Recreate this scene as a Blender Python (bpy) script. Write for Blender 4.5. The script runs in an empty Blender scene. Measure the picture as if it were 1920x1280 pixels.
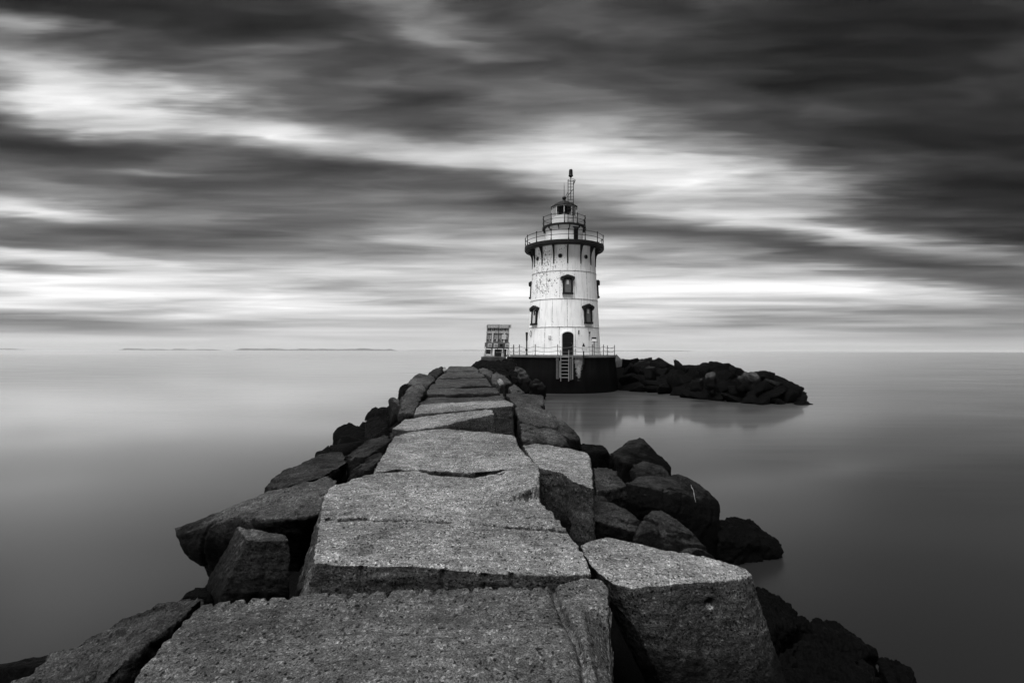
import bpy, bmesh, math, random
from mathutils import Vector, Matrix, noise
R = math.radians
rng = random.Random(7)
S = bpy.context.scene
COL = S.collection

# ------------------------------------------------------------------ camera
HC = 3.4                    # eye height above the water (m)
F = 900.0                   # focal length in photo pixels (1920 wide)
CU, VH = 960.0, 657.5       # where the level view axis meets the photo
ROLL = math.atan(5 / 1920)  # the photo's horizon drops slightly to the right
cam_d = bpy.data.cameras.new('camera')
cam = bpy.data.objects.new('camera', cam_d)
COL.objects.link(cam)
S.camera = cam
cam_d.sensor_width = 36
cam_d.lens = 36 * F / 1920
cam_d.shift_y = 17.5 / 1920
cam_d.clip_start = 0.05
cam_d.clip_end = 90000
cam.matrix_world = Matrix.Translation((0, 0, HC)) @ Matrix.Rotation(R(90), 4, 'X') @ Matrix.Rotation(ROLL, 4, 'Z')

# ------------------------------------------------------------------ light
SUN_EL, SUN_AZ = R(70), R(220)      # azimuth clockwise from +Y: behind the camera, to the left
EXPO = 2.3
sun_d = bpy.data.lights.new('sun', 'SUN')
sun_d.energy = 1.5
sun_d.angle = R(50)
sun_d.color = (1, 1, 1)             # black and white photograph
sun = bpy.data.objects.new('sun', sun_d)
COL.objects.link(sun)
sd = Vector((math.sin(SUN_AZ) * math.cos(SUN_EL), math.cos(SUN_AZ) * math.cos(SUN_EL), math.sin(SUN_EL)))
sun.rotation_euler = sd.to_track_quat('Z', 'Y').to_euler()
sun.location = (0, 0, 60)
S.view_settings.view_transform = 'Standard'
S.view_settings.look = 'None'
S.view_settings.exposure = EXPO
S.view_settings.gamma = 1
S.view_settings.use_curve_mapping = False

# ------------------------------------------------------------------ node helper
class NT:
    def __init__(s, tree):
        s.t = tree
        s.t.nodes.clear()
    def n(s, kind, inp=None, **kw):
        nd = s.t.nodes.new(kind)
        for k, v in kw.items():
            setattr(nd, k, v)
        for k, v in (inp or {}).items():
            sock = nd.inputs[k]
            if hasattr(v, 'is_output') or isinstance(v, bpy.types.NodeSocket):
                s.t.links.new(v, sock)
            else:
                sock.default_value = v
        return nd
    def m(s, op, a, b=0.0, c=0.0, clamp=False):
        nd = s.n('ShaderNodeMath', {0: a, 1: b, 2: c}, operation=op)
        nd.use_clamp = clamp
        return nd.outputs[0]
    def rng(s, v, a, b, c=0.0, d=1.0, smooth=False):
        nd = s.n('ShaderNodeMapRange', {'Value': v, 'From Min': a, 'From Max': b, 'To Min': c, 'To Max': d})
        if smooth: nd.interpolation_type = 'SMOOTHSTEP'
        return nd.outputs[0]
    def noise(s, vec, scale, detail=4.0, rough=0.5, dist=0.0):
        return s.n('ShaderNodeTexNoise', {'Vector': vec, 'Scale': scale, 'Detail': detail, 'Roughness': rough, 'Distortion': dist}).outputs['Fac']
    def vscale(s, vec, x, y, z):
        return s.n('ShaderNodeVectorMath', {0: vec, 1: (x, y, z)}, operation='MULTIPLY').outputs[0]
    def vadd(s, a, b):
        return s.n('ShaderNodeVectorMath', {0: a, 1: b}, operation='ADD').outputs[0]
    def xyz(s, x, y, z=0.0):
        return s.n('ShaderNodeCombineXYZ', {0: x, 1: y, 2: z}).outputs[0]
    def mix(s, f, a, b):
        nd = s.n('ShaderNodeMix', {0: f}, data_type='FLOAT')
        for k, v in ((2, a), (3, b)):
            if isinstance(v, (int, float)): nd.inputs[k].default_value = v
            else: s.t.links.new(v, nd.inputs[k])
        return nd.outputs[0]

# ------------------------------------------------------------------ sky: Nishita daylight behind wind-drawn cloud
W = bpy.data.worlds.new('World')
S.world = W
W.use_nodes = True
SKY_STRENGTH = 0.1
HAZE = 0.5 / 10000
def build_sky():
    t = NT(W.node_tree)
    d = t.n('ShaderNodeTexCoord').outputs['Generated']
    sp = t.n('ShaderNodeSeparateXYZ', {0: d})
    x, y, z = sp.outputs
    yy = t.m('SQRT', t.m('ADD', t.m('MULTIPLY', y, y), 0.02))
    U = t.m('DIVIDE', x, yy)                       # direction of the cloud, east-west
    V = t.m('MAXIMUM', t.m('DIVIDE', z, yy), 0.0)  # and its height over the horizon
    # wind drags the cloud edges sideways
    lv = t.m('LOGARITHM', t.m('ADD', V, 0.10), math.e)
    w1 = t.noise(t.xyz(t.m('MULTIPLY', U, 1.6), t.m('MULTIPLY', lv, 3.5), 3.1), 1.0, 4, 0.55)
    w2 = t.noise(t.xyz(t.m('MULTIPLY', U, 1.3), t.m('MULTIPLY', lv, 9.0), 9.7), 1.0, 5, 0.6)
    Uw = t.m('ADD', U, t.m('ADD', t.m('MULTIPLY', t.m('SUBTRACT', w1, 0.5), 0.35), t.m('MULTIPLY', t.m('SUBTRACT', w2, 0.5), 0.5)))
    Vw = t.m('ADD', V, t.m('MULTIPLY', t.m('SUBTRACT', w1, 0.5), t.m('ADD', t.m('MULTIPLY', V, 0.22), 0.01)))
    P = t.xyz(Uw, Vw, 0)
    ramp = t.n('ShaderNodeValToRGB', {0: t.m('DIVIDE', Vw, 0.8)})
    ramp.color_ramp.interpolation = 'B_SPLINE'
    prof = SKY_PROFILE
    cr = ramp.color_ramp
    while len(cr.elements) > 1: cr.elements.remove(cr.elements[-1])
    for i, (v, a) in enumerate(sorted(prof, key=lambda q: -q[0])):
        p = (657 - v) / F / 0.8
        e = cr.elements[0] if i == 0 else cr.elements.new(p)
        e.position = p
        e.color = (a, a, a, 1)
    acc = t.n('ShaderNodeRGBToBW', {0: ramp.outputs[0]}).outputs[0]
    for (u, v, ru, rv, rot, amp) in SKY_CLOUDS:
        mp = t.n('ShaderNodeMapping', {'Vector': P, 'Location': ((u - CU) / F, (VH - v) / F, 0), 'Rotation': (0, 0, R(-rot)), 'Scale': (ru / F, rv / F, 1)}, vector_type='TEXTURE')
        g = t.n('ShaderNodeTexGradient', {0: mp.outputs[0]}, gradient_type='SPHERICAL')
        gs = t.rng(g.outputs['Fac'], 0, 1, 0, amp, smooth=True)
        acc = t.m('ADD', acc, gs)
    # streaks
    s1 = t.noise(t.xyz(t.m('MULTIPLY', Uw, 4.0), t.m('MULTIPLY', lv, 14.0), 1.3), 1.0, 5, 0.5)
    s2 = t.noise(t.xyz(t.m('MULTIPLY', U, 2.0), t.m('MULTIPLY', lv, 30.0), 5.3), 1.0, 3, 0.5)
    s3 = t.noise(t.xyz(t.m('MULTIPLY', Uw, 2.6), t.m('MULTIPLY', lv, 5.0), 7.3), 1.0, 3, 0.45)
    lowfade = t.rng(V, 0.0, 0.09, 0.15, 1.0, smooth=True)
    st = t.m('ADD', t.m('MULTIPLY', t.m('SUBTRACT', s1, 0.5), 0.44), t.m('ADD', t.m('MULTIPLY', t.m('SUBTRACT', s2, 0.5), 0.07), t.m('MULTIPLY', t.m('SUBTRACT', s3, 0.5), 0.52)))
    st = t.m('MULTIPLY', st, lowfade)
    gain = t.rng(acc, 0.1, 0.75, 0.45, 1.15)
    acc = t.m('ADD', acc, t.m('MULTIPLY', st, gain))
    acc = t.m('MINIMUM', t.m('MAXIMUM', acc, 0.1), 1.03)
    # overhead and behind the viewer: an even grey deck
    front = t.rng(y, -0.25, 0.2, 0.0, 1.0, smooth=True)
    acc = t.mix(front, t.m('ADD', SKY_BACK, t.m('MULTIPLY', st, 0.3)), acc)
    lum = t.m('POWER', acc, 2.2)
    lum = t.m('DIVIDE', lum, SKY_STRENGTH * 2 ** EXPO)
    sky = t.n('ShaderNodeTexSky', sky_type='NISHITA')
    sky.sun_disc = False
    sky.sun_elevation = SUN_EL
    sky.sun_rotation = SUN_AZ
    blue = t.n('ShaderNodeRGBToBW', {0: sky.outputs[0]}).outputs[0]
    thin = t.rng(acc, 0.55, 1.0, 0.0, 0.06)        # a little clear sky through the thinnest cloud
    lum = t.mix(thin, lum, blue)
    colr = t.n('ShaderNodeCombineColor', {0: lum, 1: lum, 2: lum}).outputs[0]
    bg = t.n('ShaderNodeBackground', {'Color': colr, 'Strength': SKY_STRENGTH})
    out = t.n('ShaderNodeOutputWorld')
    t.t.links.new(bg.outputs[0], out.inputs['Surface'])
# photo row -> mean tone of the cloud deck
SKY_PROFILE = [(657, .80), (640, .80), (612, .72), (585, .77), (545, .79), (505, .72), (455, .56), (400, .48), (330, .42), (260, .42), (200, .38), (100, .33), (0, .28), (-55, .26)]
SKY_BACK = 0.24
# bright (+) and dark (-) cloud masses: centre, half-size, tilt, strength
SKY_CLOUDS = [
    (170, 170, 300, 95, 12, .46), (420, 245, 360, 60, 8, .36), (720, 288, 380, 46, 3, .26), (1000, 290, 320, 70, 0, .26),
    (1210, 330, 420, 130, 12, .30), (1430, 390, 380, 80, 14, .28), (90, 395, 260, 26, 4, .45), (40, 55, 170, 32, 2, .38),
    (80, 482, 330, 22, 5, .36), (250, 530, 700, 50, 4, .12), (740, 25, 260, 70, 12, .18), (880, 75, 220, 60, 5, .12),
    (1700, 455, 320, 36, 9, .20), (780, 165, 260, 40, 0, .10), (960, 455, 420, 26, 3, .12), (1180, 540, 500, 50, 3, .10),
    (240, 20, 380, 95, 6, -.14), (560, 110, 400, 140, 14, -.10), (90, 265, 330, 70, 8, -.20), (330, 335, 620, 75, 6, -.14),
    (240, 440, 520, 48, 6, -.20), (130, 496, 210, 22, 5, -.34), (1700, 230, 650, 280, 14, -.18), (1860, 430, 420, 130, 8, -.22),
    (1330, 90, 420, 140, 0, -.03), (1340, 437, 420, 46, 8, -.20), (1640, 490, 480, 55, 9, -.26), (1830, 530, 360, 40, 6, -.18),
    (60, 610, 560, 34, 1, -.22), (1040, 110, 210, 70, 0, -.10), (820, 235, 280, 60, 10, -.10), (1860, 600, 640, 90, 0, -.20),
    (850, 370, 300, 40, 3, -.05),
    (-600, 250, 600, 420, 0, .38), (2450, 300, 760, 520, 0, -.35), (1700, -260, 700, 300, 0, -.12),  # unseen masses centred outside the view, added to tune the water's brightness
    (317, 333, 110, 12, 0, .14), (315, 247, 120, 10, 0, .12), (560, 276, 160, 12, 3, .08), (880, 112, 170, 14, 0, .10), (450, 114, 150, 16, 0, .08), (380, 142, 120, 12, 0, .05),
    (1900, 330, 420, 260, 0, -.07), (1780, 60, 420, 160, 0, -.06), (1150, 262, 260, 40, 0, .10), (1480, 352, 220, 45, 10, .12), (1030, 350, 200, 40, 0, .10), (1250, 550, 700, 60, 2, .08),
    (300, 560, 600, 30, 2, .05), (520, 250, 160, 40, 4, .10),
]
build_sky()

# ------------------------------------------------------------------ materials (all neutral: a black and white photograph)
def new_mat(name):
    m = bpy.data.materials.new(name)
    m.use_nodes = True
    return m, NT(m.node_tree)
def finish(t, val, rough=0.8, bump=None, bstr=0.3, bdist=0.02, spec=0.5, metal=0.0):
    p = t.n('ShaderNodeBsdfPrincipled')
    if isinstance(val, (int, float)): p.inputs['Base Color'].default_value = (val, val, val, 1)
    else: t.t.links.new(t.n('ShaderNodeCombineColor', {0: val, 1: val, 2: val}).outputs[0], p.inputs['Base Color'])
    for k, v in (('Roughness', rough), ('Specular IOR Level', spec), ('Metallic', metal)):
        if isinstance(v, (int, float)): p.inputs[k].default_value = v
        else: t.t.links.new(v, p.inputs[k])
    if bump is not None:
        b = t.n('ShaderNodeBump', {'Height': bump, 'Strength': bstr, 'Distance': bdist})
        t.t.links.new(b.outputs[0], p.inputs['Normal'])
    o = t.n('ShaderNodeOutputMaterial')
    t.t.links.new(p.outputs[0], o.inputs[0])
    return p
def rock_mat(name, lo, hi, tide=1.2, wet=0.010, speck=1.0, fine=1.0, side_shade=1.0, cap=(.45, .8)):
    m, t = new_mat(name)
    pos = t.n('ShaderNodeNewGeometry').outputs['Position']
    z = t.n('ShaderNodeSeparateXYZ', {0: pos}).outputs[2]
    big = t.noise(pos, 1.3, 5, 0.6)
    streak = t.noise(t.vscale(pos, 4.5, 20.0, 20.0), 1.0, 6, 0.65)
    stain = t.noise(t.vadd(pos, (31, 7, 3)), .75, 6, .62)
    mid = t.noise(pos, 26.0, 5, 0.65)
    grain = t.n('ShaderNodeTexVoronoi', {'Vector': pos, 'Scale': 170.0 * fine})
    cell = t.n('ShaderNodeSeparateColor', {0: grain.outputs['Color']}).outputs[0]
    grain2 = t.n('ShaderNodeTexVoronoi', {'Vector': pos, 'Scale': 75.0 * fine})
    cell2 = t.n('ShaderNodeSeparateColor', {0: grain2.outputs['Color']}).outputs[1]
    base = t.mix(t.rng(big, .32, .68), lo, hi)
    base = t.m('MULTIPLY', base, t.rng(streak, .3, .7, .62, 1.38))
    base = t.m('MULTIPLY', base, t.rng(stain, .32, .62, .62, 1.22))
    base = t.m('MULTIPLY', base, t.rng(mid, .25, .75, .6, 1.4))
    lump = t.noise(pos, 6.0, 5, .6)
    base = t.m('MULTIPLY', base, t.rng(lump, .3, .7, .72, 1.28))
    base = t.m('MULTIPLY', base, t.rng(cell, 0, 1, 1 - .5 * speck, 1 + .5 * speck))
    quartz = t.rng(cell2, .88, .93, 0, 1)
    base = t.m('MULTIPLY', base, t.m('ADD', 1.0, t.m('MULTIPLY', quartz, .8 * speck)))
    mica = t.rng(cell2, .10, .06, 0, 1)
    base = t.m('MULTIPLY', base, t.m('SUBTRACT', 1.0, t.m('MULTIPLY', mica, .65 * speck)))
    lich = t.m('MULTIPLY', t.rng(t.noise(t.vadd(pos, (5, 17, 2)), 11.0, 5, .68), .60, .70), t.rng(t.noise(t.vadd(pos, (3, 1, 9)), 1.6, 3, .5), .50, .62))
    base = t.mix(t.m('MULTIPLY', lich, .45 * speck), base, hi * 2.6)
    if side_shade < 1:                                  # shade of steep faces put into the colour; upward faces stay pale
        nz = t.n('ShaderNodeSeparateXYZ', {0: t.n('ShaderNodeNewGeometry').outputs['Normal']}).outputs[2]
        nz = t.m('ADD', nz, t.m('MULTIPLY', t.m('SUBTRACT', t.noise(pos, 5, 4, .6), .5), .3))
        base = t.m('MULTIPLY', base, t.rng(nz, cap[0], cap[1], side_shade, 1.0, smooth=True))
    # weed and wet algae below the tide mark
    edge = t.m('ADD', z, t.m('MULTIPLY', t.m('SUBTRACT', t.noise(pos, 2.2, 5, .6), .5), 0.9))
    edge = t.m('ADD', edge, t.m('MULTIPLY', t.m('SUBTRACT', t.noise(pos, 17, 4, .6), .5), 0.25))
    dry = t.rng(edge, tide - .22, tide + .24, smooth=True)
    weed = t.m('MULTIPLY', t.rng(t.noise(pos, 30, 4, .7), .3, .7, .5, 1.6), wet)
    val = t.mix(dry, weed, base)
    rough = t.mix(dry, 0.62, 0.9)
    h = t.m('ADD', t.m('ADD', mid, t.m('MULTIPLY', lump, 1.6)), t.m('ADD', t.m('MULTIPLY', streak, .7), t.m('MULTIPLY', cell, .35)))
    finish(t, val, rough, h, 1.0, 0.024, spec=0.04)
    return m
M = {}
M['granite_dimmed'] = rock_mat('dimmed_granite', .040, .080, tide=1.40, wet=.004, side_shade=.4, speck=1.2)  # same stone as granite, darkened in its colour to imitate lens falloff
M['granite'] = rock_mat('granite', .095, .165, tide=1.40, wet=.004, side_shade=.26, speck=1.2)
M['granite_side'] = rock_mat('weathered_granite', .026, .058, tide=1.66, wet=.002, side_shade=.34)
M['shore_granite'] = rock_mat('shore_granite', .018, .042, tide=1.22, wet=.002, side_shade=.5)
M['dark_rock'] = rock_mat('dark_boulder_rock', .009, .030, tide=1.02, wet=.0012, speck=1.1, side_shade=.16, cap=(.68, 1.0))
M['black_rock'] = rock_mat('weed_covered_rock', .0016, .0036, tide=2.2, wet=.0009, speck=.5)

m, t = new_mat('calm_water')
pos = t.n('ShaderNodeNewGeometry').outputs['Position']
b1 = t.noise(t.vscale(pos, .25, .9, 1), 1.0, 4, .55)
b2 = t.noise(t.vscale(pos, 2.2, 9, 1), 1.0, 4, .6)
hh = t.m('ADD', t.m('MULTIPLY', b1, .6), t.m('MULTIPLY', b2, .05))
bmp = t.n('ShaderNodeBump', {'Height': hh, 'Strength': .012, 'Distance': .1}).outputs[0]
g1 = t.n('ShaderNodeBsdfGlossy', {'Roughness': .085, 'Normal': bmp, 'Color': (.94, .94, .94, 1)}, distribution='MULTI_GGX')
g2 = t.n('ShaderNodeBsdfGlossy', {'Roughness': t.rng(t.noise(t.vscale(pos, .05, .12, 1), 1.0, 3, .5), .3, .7, .28, .36), 'Normal': bmp, 'Color': (.94, .94, .94, 1)}, distribution='MULTI_GGX')
wx, wy, _ = t.n('ShaderNodeSeparateXYZ', {0: pos}).outputs
bend = t.m('MULTIPLY', t.m('SUBTRACT', t.noise(t.vscale(pos, .04, .04, 1), 1.0, 3, .5), .5), 10.0)
ruffled = t.rng(t.m('DIVIDE', t.m('ADD', wx, bend), t.m('ADD', wy, 6.0)), -.02, .80, .34, .92, smooth=True)     # tide runs past the head of the breakwater on the right
left_sheen = t.m('MULTIPLY', t.rng(t.m('ADD', wx, bend), 1.0, -12.0, smooth=True), t.m('MULTIPLY', t.rng(t.m('ADD', wy, bend), 4.0, 22.0, smooth=True), t.rng(wy, 420, 60, smooth=True)))   # left water lightened in its colour, in place of brighter reflected sky
swell = t.noise(t.vscale(pos, .10, .75, 1), 1.0, 4, .55)
ruffled = t.m('ADD', ruffled, t.m('MULTIPLY', t.m('SUBTRACT', swell, .5), .45))
ruffled = t.m('MAXIMUM', ruffled, t.rng(t.m('ADD', wy, bend), 24, 6, .3, .95, smooth=True))     # wash close to the stones
ruffled = t.m('MAXIMUM', ruffled, t.rng(wy, 110, 420, .3, .95, smooth=True))                     # open water beyond the lee
water_tone = t.m('ADD', .002, t.m('MULTIPLY', left_sheen, .15))
gm = t.n('ShaderNodeMixShader', {0: ruffled, 1: g1.outputs[0], 2: g2.outputs[0]})
df = t.n('ShaderNodeBsdfDiffuse', {'Color': t.n('ShaderNodeCombineColor', {0: water_tone, 1: water_tone, 2: water_tone}).outputs[0]})
fr = t.n('ShaderNodeFresnel', {'IOR': 2.0})
mx = t.n('ShaderNodeMixShader', {0: fr.outputs[0], 1: df.outputs[0], 2: gm.outputs[0]})
o = t.n('ShaderNodeOutputMaterial')
t.t.links.new(mx.outputs[0], o.inputs[0])
M['water'] = m

def simple(name, v, rough=.6, metal=0.0, var=.3, scale=6.0, bump=.1):
    m, t = new_mat(name)
    pos = t.n('ShaderNodeNewGeometry').outputs['Position']
    nz = t.noise(pos, scale, 5, .6)
    finish(t, t.m('MULTIPLY', v, t.rng(nz, .25, .75, 1 - var, 1 + var)), rough, nz, bump, .02, metal=metal, spec=.12)
    return m
M['iron'] = simple('black_painted_iron', .012, .5)
M['roof_iron'] = simple('dark_roof_iron', .010, .5)
M['white'] = simple('white_paint', .74, .55, var=.06)
M['pale_grey'] = simple('pale_grey_paint', .5, .6, var=.1)
M['curtain'] = simple('grey_window_board', .10, .6, var=.2)
M['curtain_pale'] = simple('pale_window_board', .45, .6, var=.2)
M['galv'] = simple('galvanised_steel', .20, .5, var=.2)
M['galv_dark'] = simple('weathered_steel', .07, .55, var=.3)
M['galv_mid'] = simple('dull_galvanised_steel', .16, .5, var=.3)
M['wood'] = simple('weathered_timber', .30, .85, var=.5, scale=9)
M['wood_dark'] = simple('dark_timber', .085, .85, var=.5, scale=9)
M['wood_pale'] = simple('pale_timber', .42, .8, var=.25, scale=9)
M['black'] = simple('black_interior', .006, .7)
M['concrete_pale'] = simple('pale_concrete', .16, .9, var=.35, scale=4)
M['concrete_dark'] = simple('stained_concrete', .045, .9, var=.6, scale=3)
M['shore'] = simple('far_shore_trees', .08, .95, var=.5, scale=.02)

m, t = new_mat('lantern_glass')
gl = t.n('ShaderNodeBsdfGlossy', {'Roughness': .03, 'Color': (.9, .9, .9, 1)})
tr = t.n('ShaderNodeBsdfTransparent', {'Color': (.86, .86, .86, 1)})
fr = t.n('ShaderNodeFresnel', {'IOR': 1.35})
mx = t.n('ShaderNodeMixShader', {0: fr.outputs[0], 1: tr.outputs[0], 2: gl.outputs[0]})
o = t.n('ShaderNodeOutputMaterial')
t.t.links.new(mx.outputs[0], o.inputs[0])
M['glass'] = m

# white cast-iron tower: bolted plates, rust at the seams, paint flaking on the upper left
def tower_mat():
    m, t = new_mat('flaking_white_tower_paint')
    pos = t.n('ShaderNodeTexCoord').outputs['Object']
    s = t.n('ShaderNodeSeparateXYZ', {0: pos})
    x, y, z = s.outputs
    ang = t.m('ARCTAN2', x, t.m('MULTIPLY', y, -1.0))       # 0 faces the camera, + to the right
    ring = t.m('FLOOR', t.m('DIVIDE', z, RING))
    stag = t.m('MULTIPLY', t.m('MODULO', t.m('ADD', ring, 10), 2.0), 0.5)
    cell = t.m('ADD', t.m('DIVIDE', ang, R(24)), t.m('ADD', stag, 20.27))
    fr = t.m('ABSOLUTE', t.m('SUBTRACT', t.m('FRACT', cell), .5))
    wob = t.m('MULTIPLY', t.noise(pos, 4.0, 4, .6), .012)
    vseam = t.rng(t.m('ADD', fr, wob), .487, .497)
    zf = t.m('ABSOLUTE', t.m('SUBTRACT', t.m('FRACT', t.m('ADD', t.m('DIVIDE', z, RING), .5)), .5))
    hseam = t.rng(zf, .0125, .006)
    brk = t.rng(t.noise(pos, 5.0, 5, .7), .36, .56)
    seam = t.m('MAXIMUM', t.m('MULTIPLY', vseam, t.m('MULTIPLY', brk, .95)), t.m('MULTIPLY', hseam, t.m('ADD', .35, t.m('MULTIPLY', brk, .65))))
    # flakes
    left = t.rng(ang, .55, -.55, 0, 1, smooth=True)
    high = t.m('MULTIPLY', t.rng(z, 4.2, 5.4, 0, 1, smooth=True), t.rng(z, 9.6, 8.8, 0, 1, smooth=True))
    cl = t.noise(pos, 1.3, 3, .5)
    f1_ = t.noise(t.vscale(pos, 1, 1, .7), 12.0, 4, .62)
    f2_ = t.noise(pos, 3.2, 4, .6)
    region = t.m('ADD', t.m('MULTIPLY', t.m('MULTIPLY', left, high), .195), t.m('MULTIPLY', t.m('SUBTRACT', cl, .5), .28))
    fl = t.noise(t.vscale(pos, 1, 1, .75), 5.0, 7, .74)
    flake = t.rng(t.m('ADD', t.m('ADD', t.m('MULTIPLY', f1_, .55), t.m('MULTIPLY', f2_, .45)), t.m('MULTIPLY', region, .5)), .635, .665)
    flake2 = t.rng(t.noise(pos, 19, 5, .7), .74, .77)
    # rust runs
    run = t.noise(t.vscale(pos, 5.5, 5.5, .45), 1.0, 5, .6)
    dirt = t.rng(run, .5, .78, 1.0, .66)
    dirt2 = t.rng(t.noise(pos, .9, 5, .6), .3, .7, .86, 1.0)
    val = t.m('MULTIPLY', t.m('MULTIPLY', .80, dirt), dirt2)
    val = t.mix(t.m('MAXIMUM', flake, flake2), val, .10)
    val = t.mix(seam, val, .09)
    finish(t, val, .55, t.m('SUBTRACT', fl, t.m('MULTIPLY', seam, .6)), .15, .02)
    return m
RING = 2.36
M['tower'] = tower_mat()

def wall_mat():
    m, t = new_mat('blackened_pier_concrete')
    pos = t.n('ShaderNodeTexCoord').outputs['Object']
    x, y, z = t.n('ShaderNodeSeparateXYZ', {0: pos}).outputs
    ang = t.m('ARCTAN2', x, t.m('MULTIPLY', y, -1.0))
    run = t.noise(t.vscale(pos, 2.4, 2.4, .16), 1.0, 6, .62)
    base = t.m('MULTIPLY', .004, t.rng(run, .35, .7, .35, 2.2))
    # pale washed patch below the landing, narrowing downwards
    half = t.rng(z, -2.1, -.1, .012, .075)
    off = t.m('ABSOLUTE', t.m('SUBTRACT', ang, .19))
    nz = t.noise(pos, 3.5, 5, .65)
    patch = t.m('MULTIPLY', t.rng(t.m('ADD', off, t.m('MULTIPLY', t.m('SUBTRACT', nz, .5), .2)), t.m('ADD', half, .015), t.m('SUBTRACT', half, .012)), t.rng(z, -2.1, -1.8))
    val = t.mix(t.m('MULTIPLY', patch, t.rng(nz, .3, .65, .25, 1)), base, .34)
    wet = t.rng(z, -1.3, -2.1, 1.0, .3)
    val = t.m('MULTIPLY', val, wet)
    finish(t, val, .8, run, .3, .03, spec=.04)
    return m
M['pier'] = wall_mat()

# ------------------------------------------------------------------ building helpers
def px(u, v, d=None, Y=None):
    """photo pixel -> world point: d metres below the eye, or at distance Y"""
    du, dv = u - CU, v - 640.0
    # lens shift first (level axis sits at VH), then undo the roll about the view axis
    a, b = du, -(v - VH)
    c, s = math.cos(ROLL), math.sin(ROLL)
    xr, zr = a * c - b * s, a * s + b * c
    if Y is None: Y = d * F / -zr
    return Vector((xr / F * Y, Y, HC + zr / F * Y))
def tag(o, label=None, cat=None, group=None, kind=None):
    if label: o['label'] = label
    if cat: o['category'] = cat
    if group: o['group'] = group
    if kind: o['kind'] = kind
    return o
def empty(name, loc, label=None, cat=None, group=None):
    o = bpy.data.objects.new(name, None)
    o.empty_display_size = .3
    COL.objects.link(o)
    o.location = loc
    return tag(o, label, cat, group)
def mesh_obj(name, bm, mat, parent=None, loc=None, smooth=False):
    """link a bmesh (in the parent's space) as one object"""
    me = bpy.data.meshes.new(name)
    bmesh.ops.recalc_face_normals(bm, faces=bm.faces)
    bm.to_mesh(me)
    bm.free()
    me.materials.append(M[mat] if isinstance(mat, str) else mat)
    if smooth: me.polygons.foreach_set('use_smooth', [True] * len(me.polygons))
    o = bpy.data.objects.new(name, me)
    COL.objects.link(o)
    if parent: o.parent = parent
    if loc is not None: o.location = loc
    return o
def box(bm, c, size, rot=None, bev=0.0):
    r = bmesh.ops.create_cube(bm, size=1)
    vs = r['verts']
    mt = Matrix.Translation(c) @ (rot.to_4x4() if rot else Matrix()) @ Matrix.Diagonal((*size, 1))
    bmesh.ops.transform(bm, matrix=mt, verts=vs)
    return vs
def tube(bm, a, b, r, r2=None, seg=8):
    a, b = Vector(a), Vector(b)
    d = b - a
    res = bmesh.ops.create_cone(bm, cap_ends=True, segments=seg, radius1=r, radius2=r if r2 is None else r2, depth=d.length)
    q = d.to_track_quat('Z', 'Y').to_matrix().to_4x4()
    bmesh.ops.transform(bm, matrix=Matrix.Translation((a + b) / 2) @ q, verts=res['verts'])
def path_tube(bm, pts, r, seg=6):
    for a, b in zip(pts, pts[1:]): tube(bm, a, b, r, seg=seg)
def lathe(bm, prof, seg=64, closed=True):
    rings = []
    for (r, z) in prof:
        rings.append([bm.verts.new((r * math.sin(2 * math.pi * i / seg), -r * math.cos(2 * math.pi * i / seg), z)) for i in range(seg)])
    for A, B in zip(rings, rings[1:] + ([rings[0]] if closed else [])):
        for i in range(seg):
            j = (i + 1) % seg
            bm.faces.new((A[i], A[j], B[j], B[i]))
def sphere(bm, c, r, seg=14):
    res = bmesh.ops.create_uvsphere(bm, u_segments=seg, v_segments=seg // 2 + 2, radius=r)
    bmesh.ops.translate(bm, vec=c, verts=res['verts'])
def polar(r, a, z):
    """a in degrees: 0 faces the camera, + to the right"""
    return Vector((r * math.sin(R(a)), -r * math.cos(R(a)), z))

# ------------------------------------------------------------------ stone builder: rough hull -> fine voxels -> weathering
STONES = []
def stone(name, bm, mat, label, cat, group=None, voxel=.02, amp=.03, freq=2.2, fine=.006, strat=.0, feature=None):
    co = [v.co for v in bm.verts]
    lo = Vector((min(c[i] for c in co) for i in range(3)))
    hi = Vector((max(c[i] for c in co) for i in range(3)))
    loc = Vector(((lo.x + hi.x) / 2, (lo.y + hi.y) / 2, lo.z))
    bmesh.ops.translate(bm, vec=-loc, verts=bm.verts)
    bmesh.ops.recalc_face_normals(bm, faces=bm.faces)
    o = mesh_obj(name, bm, mat, loc=loc)
    tag(o, label, cat, group)
    md = o.modifiers.new('remesh', 'REMESH')
    md.mode = 'VOXEL'
    md.voxel_size = voxel
    STONES.append((o, loc, voxel, amp, freq, fine, strat, feature))
    return o
def hull_bm(pts):
    bm = bmesh.new()
    for p in pts: bm.verts.new(p)
    r = bmesh.ops.convex_hull(bm, input=bm.verts)
    dead = [g for g in r['geom_interior'] if isinstance(g, bmesh.types.BMVert)]
    bmesh.ops.delete(bm, geom=list(set(dead)), context='VERTS')
    loose = [v for v in bm.verts if not v.link_faces]
    bmesh.ops.delete(bm, geom=loose, context='VERTS')
    return bm
def split_faces(bm, seed, depth, n=7):
    """knock flat split faces off a hull"""
    r = random.Random(seed)
    for i in range(n):
        nv = Vector((r.uniform(-1, 1), r.uniform(-1, .4), r.uniform(-.3, 1))).normalized()
        c = sum((v.co for v in bm.verts), Vector()) / len(bm.verts)
        sup = max((v.co - c).dot(nv) for v in bm.verts)
        res = bmesh.ops.bisect_plane(bm, geom=bm.verts[:] + bm.edges[:] + bm.faces[:], plane_co=c + nv * sup * r.uniform(*depth), plane_no=nv, clear_outer=True)
        pts = [v.co.copy() for v in bm.verts]
        bm.free()
        bm = hull_bm(pts)
    return bm
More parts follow.
